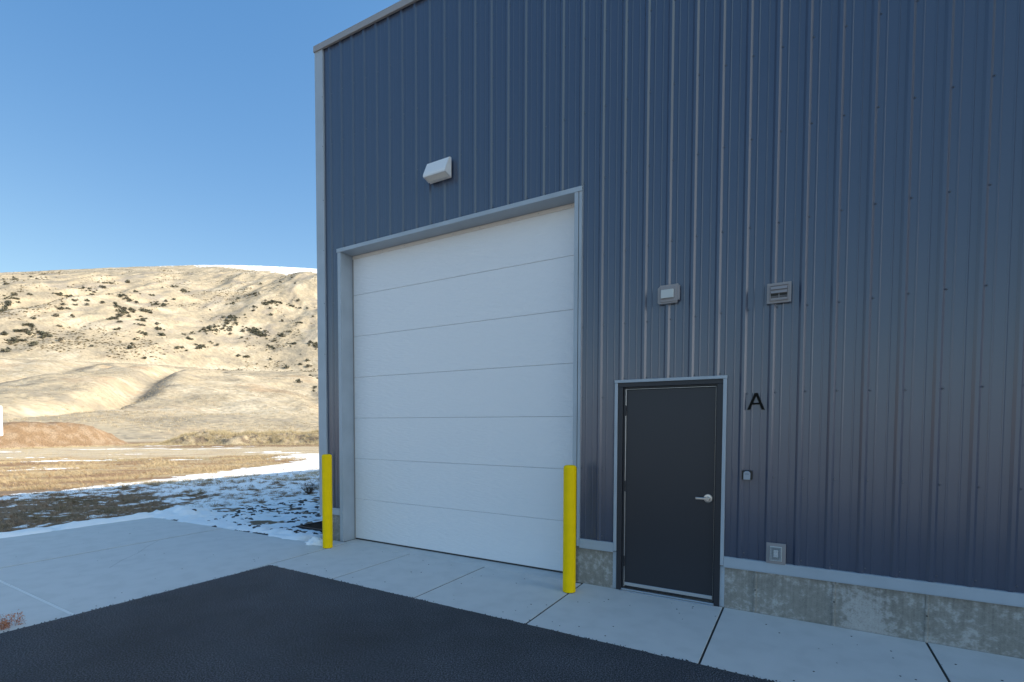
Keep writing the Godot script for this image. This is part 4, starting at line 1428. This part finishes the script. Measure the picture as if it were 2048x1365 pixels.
# =================================================================== plants
func build_plants():
	# leafless bush in the snow
	var p := Vector3(-9.0, 0, -3.3)
	p.y = soil_y(p.x, p.z)
	var t := base("bare_shrub", p, "small leafless grey shrub standing in shaded snow beside the building corner", "shrub")
	var st := mb()
	for i in 46:
		var a := rng.randf() * TAU
		var l := rng.randf_range(0.14, 0.30)
		var sp := rng.randf_range(0.3, 1.2)
		var d := Vector3(cos(a) * sp, 1.0, sin(a) * sp).normalized()
		var b := d * l
		tube(st, Vector3(cos(a), 0, sin(a)) * 0.02, b, 0.004, 0.0025, 4)
		for k in 2:
			var e := (d + Vector3(rng.randfn(), rng.randfn() * 0.4, rng.randfn()) * 0.5).normalized()
			tube(st, b * rng.randf_range(0.5, 1.0), b + e * rng.randf_range(0.06, 0.14), 0.0025, 0.0012, 3)
	build(st, "twigs", M.twig, t)
	# russet weed by the asphalt
	t = base("dry_weed", Vector3(-3.86, 0.0, 3.60), "russet dry weed growing at the edge between concrete pad and asphalt", "weed")
	t.scale = Vector3.ONE * 0.6
	st = mb()
	var sl := mb()
	for i in 22:
		var a := rng.randf() * TAU
		var o := Vector3(rng.randfn() * 0.06, 0.0, rng.randfn() * 0.10)
		var d := Vector3(cos(a) * 0.5, 1.0, sin(a) * 0.5).normalized()
		var l := rng.randf_range(0.05, 0.22)
		tube(st, o, o + d * l, 0.0014, 0.0007, 3)
		for k in 34:
			var q := o + d * l * rng.randf_range(0.10, 1.05) + Vector3(rng.randfn(), rng.randfn(), rng.randfn()) * 0.016
			var x := Vector3(rng.randfn(), rng.randfn(), rng.randfn()).normalized() * rng.randf_range(0.007, 0.017)
			var y := Vector3(rng.randfn(), rng.randfn(), rng.randfn()).normalized() * rng.randf_range(0.007, 0.017)
			tri(sl, q - x, q + x, q + y, Vector3.UP)
	build(st, "stems", M.twig, t)
	build(sl, "leaves", M.russet, t)
	# lump of snow dropped behind the left bollard
	var ls := mb()
	ls.set_smooth_group(1)
	var seg := 22
	var ring := []
	for j in 9:
		var row := []
		for i in seg:
			var a := TAU * i / seg
			var ph := PI * 0.5 * j / 8.0
			var dd := Vector3(cos(a) * cos(ph), sin(ph), sin(a) * cos(ph))
			var rr := 1.0 + 0.6 * n_fine.get_noise_3d(dd.x * 0.5, dd.y * 0.5, dd.z * 0.5) + 0.15 * n_fine.get_noise_3d(dd.x * 1.5, dd.y * 1.5 + 4.0, dd.z * 1.5)
			row.append(Vector3(dd.x * 0.17, dd.y * 0.085, dd.z * 0.085) * rr)
		ring.append(row)
	for j in 8:
		for i in seg:
			var k := (i + 1) % seg
			quad(ls, ring[j][i], ring[j][k], ring[j + 1][k], ring[j + 1][i], ring[j][i])
	var lump := build(ls, "snow_lump", M.snow)
	lump.position = Vector3(-4.10, -0.005, 0.30)
	lump.rotation.y = 0.5
	tag(lump, "rough lump of snow on the concrete behind the left yellow bollard", "snow lump")

# =================================================================== grass and stones
func tuft_mesh(sd: int, blades: int, spread: float, lean: float) -> ArrayMesh:
	var r := RandomNumberGenerator.new()
	r.seed = sd
	var st := SurfaceTool.new()
	st.begin(Mesh.PRIMITIVE_TRIANGLES)
	for i in blades:
		var a := r.randf() * TAU
		var o := Vector3(cos(a), 0, sin(a)) * r.randf() * spread
		var h := r.randf_range(0.5, 1.0)
		var b := Vector3(cos(a + 0.6 * r.randfn()), 0, sin(a + 0.6 * r.randfn())) * lean * r.randf_range(0.3, 1.2)
		var x := Vector3(-sin(a), 0, cos(a)) * r.randf_range(0.012, 0.022)
		var m := o + b * 0.35 + Vector3(0, h * 0.6, 0)
		var t := o + b + Vector3(0, h, 0)
		var g := r.randf_range(0.75, 1.2)
		st.set_color(Color(g, g, g))
		var n := Vector3(cos(a), 0.3, sin(a))
		tri(st, o - x, o + x, m + x * 0.7, n)
		tri(st, o - x, m + x * 0.7, m - x * 0.7, n)
		tri(st, m - x * 0.7, m + x * 0.7, t, n)
	st.generate_normals()
	return st.commit()

func scatter(called: String, mesh: Mesh, m: Material, xf: Array, cols: Array, label: String, category: String):
	var mm := MultiMesh.new()
	mm.transform_format = MultiMesh.TRANSFORM_3D
	mm.use_colors = true
	mm.mesh = mesh
	mm.instance_count = xf.size()
	for i in xf.size():
		mm.set_instance_transform(i, xf[i])
		mm.set_instance_color(i, cols[i])
	var o := MultiMeshInstance3D.new()
	o.multimesh = mm
	o.material_override = m
	o.name = numbered(called)
	add_child(o, true)
	tag(o, label, category, "", "stuff")

func build_grass():
	var xf := []
	var cols := []
	var xs := []
	var cs := []
	var tries := 0
	while tries < 170000:
		tries += 1
		# the field in sun, thinning with distance
		var e := 13.0 + 40.0 * pow(rng.randf(), 1.3)
		var l := rng.randf_range(-34.0, 24.0) * (0.35 + e / 45.0)
		var x := -e * 0.787 + l * 0.617
		var z := -e * 0.617 - l * 0.787
		if x > -9.2 and z > -31.0 and z < 40.0: continue
		if x > -5.5: continue
		if snow_t(x, z) > 0.012 and rng.randf() < 0.94: continue
		var n := n_mid.get_noise_2d(x * 0.5 + 5.0, z * 0.3)
		var pale := sm(27.0, 31.0, e + 4.0 * n_mid.get_noise_2d(x * 0.45 + z * 0.1, z * 0.28))
		if rng.randf() < 0.30 - n: continue
		var s := rng.randf_range(0.05, 0.115) * (1.0 + 0.6 * n) * (1.0 if rng.randf() < 0.93 else 1.6) * lerpf(1.0, 0.55, pale)
		xf.append(Transform3D(Basis(Vector3.UP, rng.randf() * TAU).scaled(Vector3(s * 1.5, s, s * 1.5)), Vector3(x, soil_y(x, z) - 0.01, z)))
		var c := Vector3(0.56, 0.44, 0.27).lerp(Vector3(0.33, 0.20, 0.10), clampf(0.22 - 1.4 * n + 0.35 * rng.randfn(), 0, 1)).lerp(Vector3(0.58, 0.48, 0.32), 0.7 * pale)
		cols.append(Color(c.x, c.y, c.z))
	scatter("dry_grass", tuft_mesh(1, 11, 0.35, 0.5), M.blade, xf, cols, "short straw-coloured dry grass covering the field in sunlight", "grass")
	tries = 0
	while tries < 22000:
		tries += 1
		var x := rng.randf_range(-15.5, -8.8)
		var z := rng.randf_range(-6.0, 5.0)
		if x > -9.0 and z > 0.2: continue
		var st := snow_t(x, z)
		if st > 0.004 and rng.randf() < 0.97: continue
		var n := n_mid.get_noise_2d(x * 0.8 + 5.0, z * 0.8)
		if rng.randf() < 0.25 - n: continue
		var s := rng.randf_range(0.03, 0.085) * (1.0 if rng.randf() < 0.95 else 1.8)
		xs.append(Transform3D(Basis(Vector3.UP, rng.randf() * TAU).scaled(Vector3(s * 1.6, s, s * 1.6)), Vector3(x, soil_y(x, z) - 0.005, z)))
		var c := Vector3(0.46, 0.335, 0.215).lerp(Vector3(0.32, 0.205, 0.13), rng.randf())
		if n > 0.2: c = c.lerp(Vector3(0.16, 0.16, 0.085), 0.4)
		cs.append(Color(c.x, c.y, c.z))
	scatter("short_grass", tuft_mesh(2, 12, 0.5, 0.8), M.blade, xs, cs, "sparse brown and green grass between snow patches in the shade", "grass")
	# tall straw along the bank and the mound foot
	var xb := []
	var cb := []
	for i in 5200:
		var l := rng.randf_range(-6.0, 13.0)
		var d := rng.randf_range(-1.0, 5.5)
		var x := -46.5 + l * 0.73 - d * 0.683
		var z := -20.5 - l * 0.683 - d * 0.73
		var n := n_mid.get_noise_2d(x * 0.9 + 9.0, z * 0.9)
		if n > 0.12 and rng.randf() < 0.85: continue
		var h := (1.25 + 0.35 * n_mid.get_noise_2d(x * 0.5, z * 0.5)) * sm(0.0, 3.0, d) * sm(-5.5, -1.6, l) * sm(16.0, 11.0, l)
		var s := rng.randf_range(0.15, 0.42)
		xb.append(Transform3D(Basis(Vector3.UP, rng.randf() * TAU).scaled(Vector3(s, s, s)), Vector3(x, -0.35 + maxf(h, 0.1), z)))
		var c := Vector3(0.56, 0.46, 0.28) * rng.randf_range(0.75, 1.1)
		cb.append(Color(c.x, c.y, c.z))
	for i in 900:
		var z := rng.randf_range(-17.5, 4.0)
		var x := -49.6 + 0.02 * z + rng.randfn() * 0.35
		var s := rng.randf_range(0.12, 0.32)
		xb.append(Transform3D(Basis(Vector3.UP, rng.randf() * TAU).scaled(Vector3(s, s, s)), Vector3(x, -0.18, z)))
		var c := Vector3(0.58, 0.47, 0.30) * rng.randf_range(0.8, 1.1)
		cb.append(Color(c.x, c.y, c.z))
	scatter("tall_dry_grass", tuft_mesh(3, 14, 0.4, 0.6), M.blade, xb, cb, "tall pale dry grass on the earth bank and along the dirt mound", "grass")

func build_hill_grass():
	var xf := []
	var cols := []
	for i in 42000:
		var u := 76.0 + 330.0 * pow(rng.randf(), 1.6)
		var w := rng.randf_range(-1.0, 1.0) * (30.0 + u * 0.32)
		var n := n_big.get_noise_2d(u * 1.5 + 40.0, w * 1.8)
		if rng.randf() < 0.45 - 1.2 * n: continue
		var p := hill_point(u, w)
		var s := rng.randf_range(0.22, 0.55)
		xf.append(Transform3D(Basis(Vector3.UP, rng.randf() * TAU).scaled(Vector3(s * 1.5, s * 0.8, s * 1.5)), p - Vector3(0, 0.05, 0)))
		var c := Vector3(0.62, 0.51, 0.34).lerp(Vector3(0.38, 0.30, 0.19), clampf(0.35 + 1.2 * n + 0.5 * rng.randfn(), 0, 1))
		cols.append(Color(c.x, c.y, c.z))
	scatter("hill_grass", tuft_mesh(4, 12, 0.5, 0.7), M.blade, xf, cols, "dry bunch grass and sage stubble on the lower face of the hill", "grass")

func rock_mesh(sd: int) -> ArrayMesh:
	var r := RandomNumberGenerator.new()
	r.seed = sd
	var st := SurfaceTool.new()
	st.begin(Mesh.PRIMITIVE_TRIANGLES)
	st.set_smooth_group(-1)
	var s := SphereMesh.new()
	s.radial_segments = 7
	s.rings = 4
	s.radius = 0.5
	s.height = 0.8
	var a := s.get_mesh_arrays()
	var v: PackedVector3Array = a[Mesh.ARRAY_VERTEX]
	var idx: PackedInt32Array = a[Mesh.ARRAY_INDEX]
	var nf := FastNoiseLite.new()
	nf.seed = sd
	nf.frequency = 1.4
	for k in range(0, idx.size(), 3):
		var p := []
		for q in 3:
			var w := v[idx[k + q]]
			p.append(w * (1.0 + 0.55 * nf.get_noise_3d(w.x, w.y, w.z)))
		if (p[1] - p[0]).cross(p[2] - p[0]).length() > 1e-9:
			st.set_color(Color.WHITE)
			tri(st, p[0], p[1], p[2], p[0] + p[1] + p[2])
	st.generate_normals()
	return st.commit()

func build_rocks():
	var xf := []
	var cols := []
	for i in 2600:
		var x: float
		var z: float
		var s := rng.randf_range(0.03, 0.075)
		var y := -0.035
		if i < 900:
			x = rng.randf_range(-8.2, -4.55)
			z = rng.randf_range(-3.4, 0.15)
			if n_mid.get_noise_2d(x * 1.4, z * 1.4) < rng.randf_range(-0.15, 0.25): continue
			y = snow_y(x, z) - 0.004 if rng.randf() < 0.6 else -0.03
			s = rng.randf_range(0.035, 0.10)
		elif i < 1800:
			x = rng.randf_range(-8.5, -4.6)
			z = 0.46 - 0.045 * (x + 8.49) - absf(rng.randfn()) * 0.05 - 0.02
			if n_mid.get_noise_2d(x * 2.4, 3.0) < -0.05: continue
			y = -0.022
		else:
			z = 0.5 + 3.2 * pow(rng.randf(), 1.5)
			x = -8.50 - absf(rng.randfn()) * 0.035
			if n_mid.get_noise_2d(z * 1.2, 30.0) < -0.1 and z > 1.5: continue
			y = -0.016
			s = rng.randf_range(0.02, 0.055)
		if x > -5.6 and z < -0.38 and z > -1.26: continue
		xf.append(Transform3D(Basis.from_euler(Vector3(rng.randf(), rng.randf() * TAU, rng.randf())).scaled(Vector3(s * rng.randf_range(0.8, 1.4), s * 0.75, s)), Vector3(x, y, z)))
		var g := rng.randf_range(0.05, 0.11)
		cols.append(Color(g, g, g * 1.05))
	scatter("gravel", rock_mesh(3), M.rock, xf, cols, "dark angular gravel poking through snow along the concrete pad edge", "gravel")
	# crumbs on the paving
	var xc := []
	var cc := []
	for i in 150:
		var x := rng.randf_range(-8.0, 4.0)
		var z := rng.randf_range(0.1, 1.3) if x > -3.6 else rng.randf_range(0.5, 5.0)
		var s := rng.randf_range(0.004, 0.011)
		xc.append(Transform3D(Basis(Vector3.UP, rng.randf() * TAU).scaled(Vector3(s * 1.5, s * 0.7, s)), Vector3(x, 0.001, z)))
		cc.append(Color(0.04, 0.04, 0.042))
	for i in 500:
		# loose chippings along the asphalt edge
		var along := rng.randf()
		var x := lerpf(-3.7, 2.6, along)
		var z := 1.315 - absf(rng.randfn()) * 0.012
		if i % 3 == 0:
			z = rng.randf_range(1.33, 5.0)
			x = -3.705 - 0.016 * (z - 1.33) - absf(rng.randfn()) * 0.012
		var s := rng.randf_range(0.004, 0.010)
		xc.append(Transform3D(Basis(Vector3.UP, rng.randf() * TAU).scaled(Vector3(s * 1.3, s * 0.9, s)), Vector3(x, 0.002, z)))
		cc.append(Color(0.05, 0.05, 0.052))
	scatter("crumbs", rock_mesh(9), M.rock, xc, cc, "dark asphalt crumbs and grit lying on the concrete apron and pad", "grit")
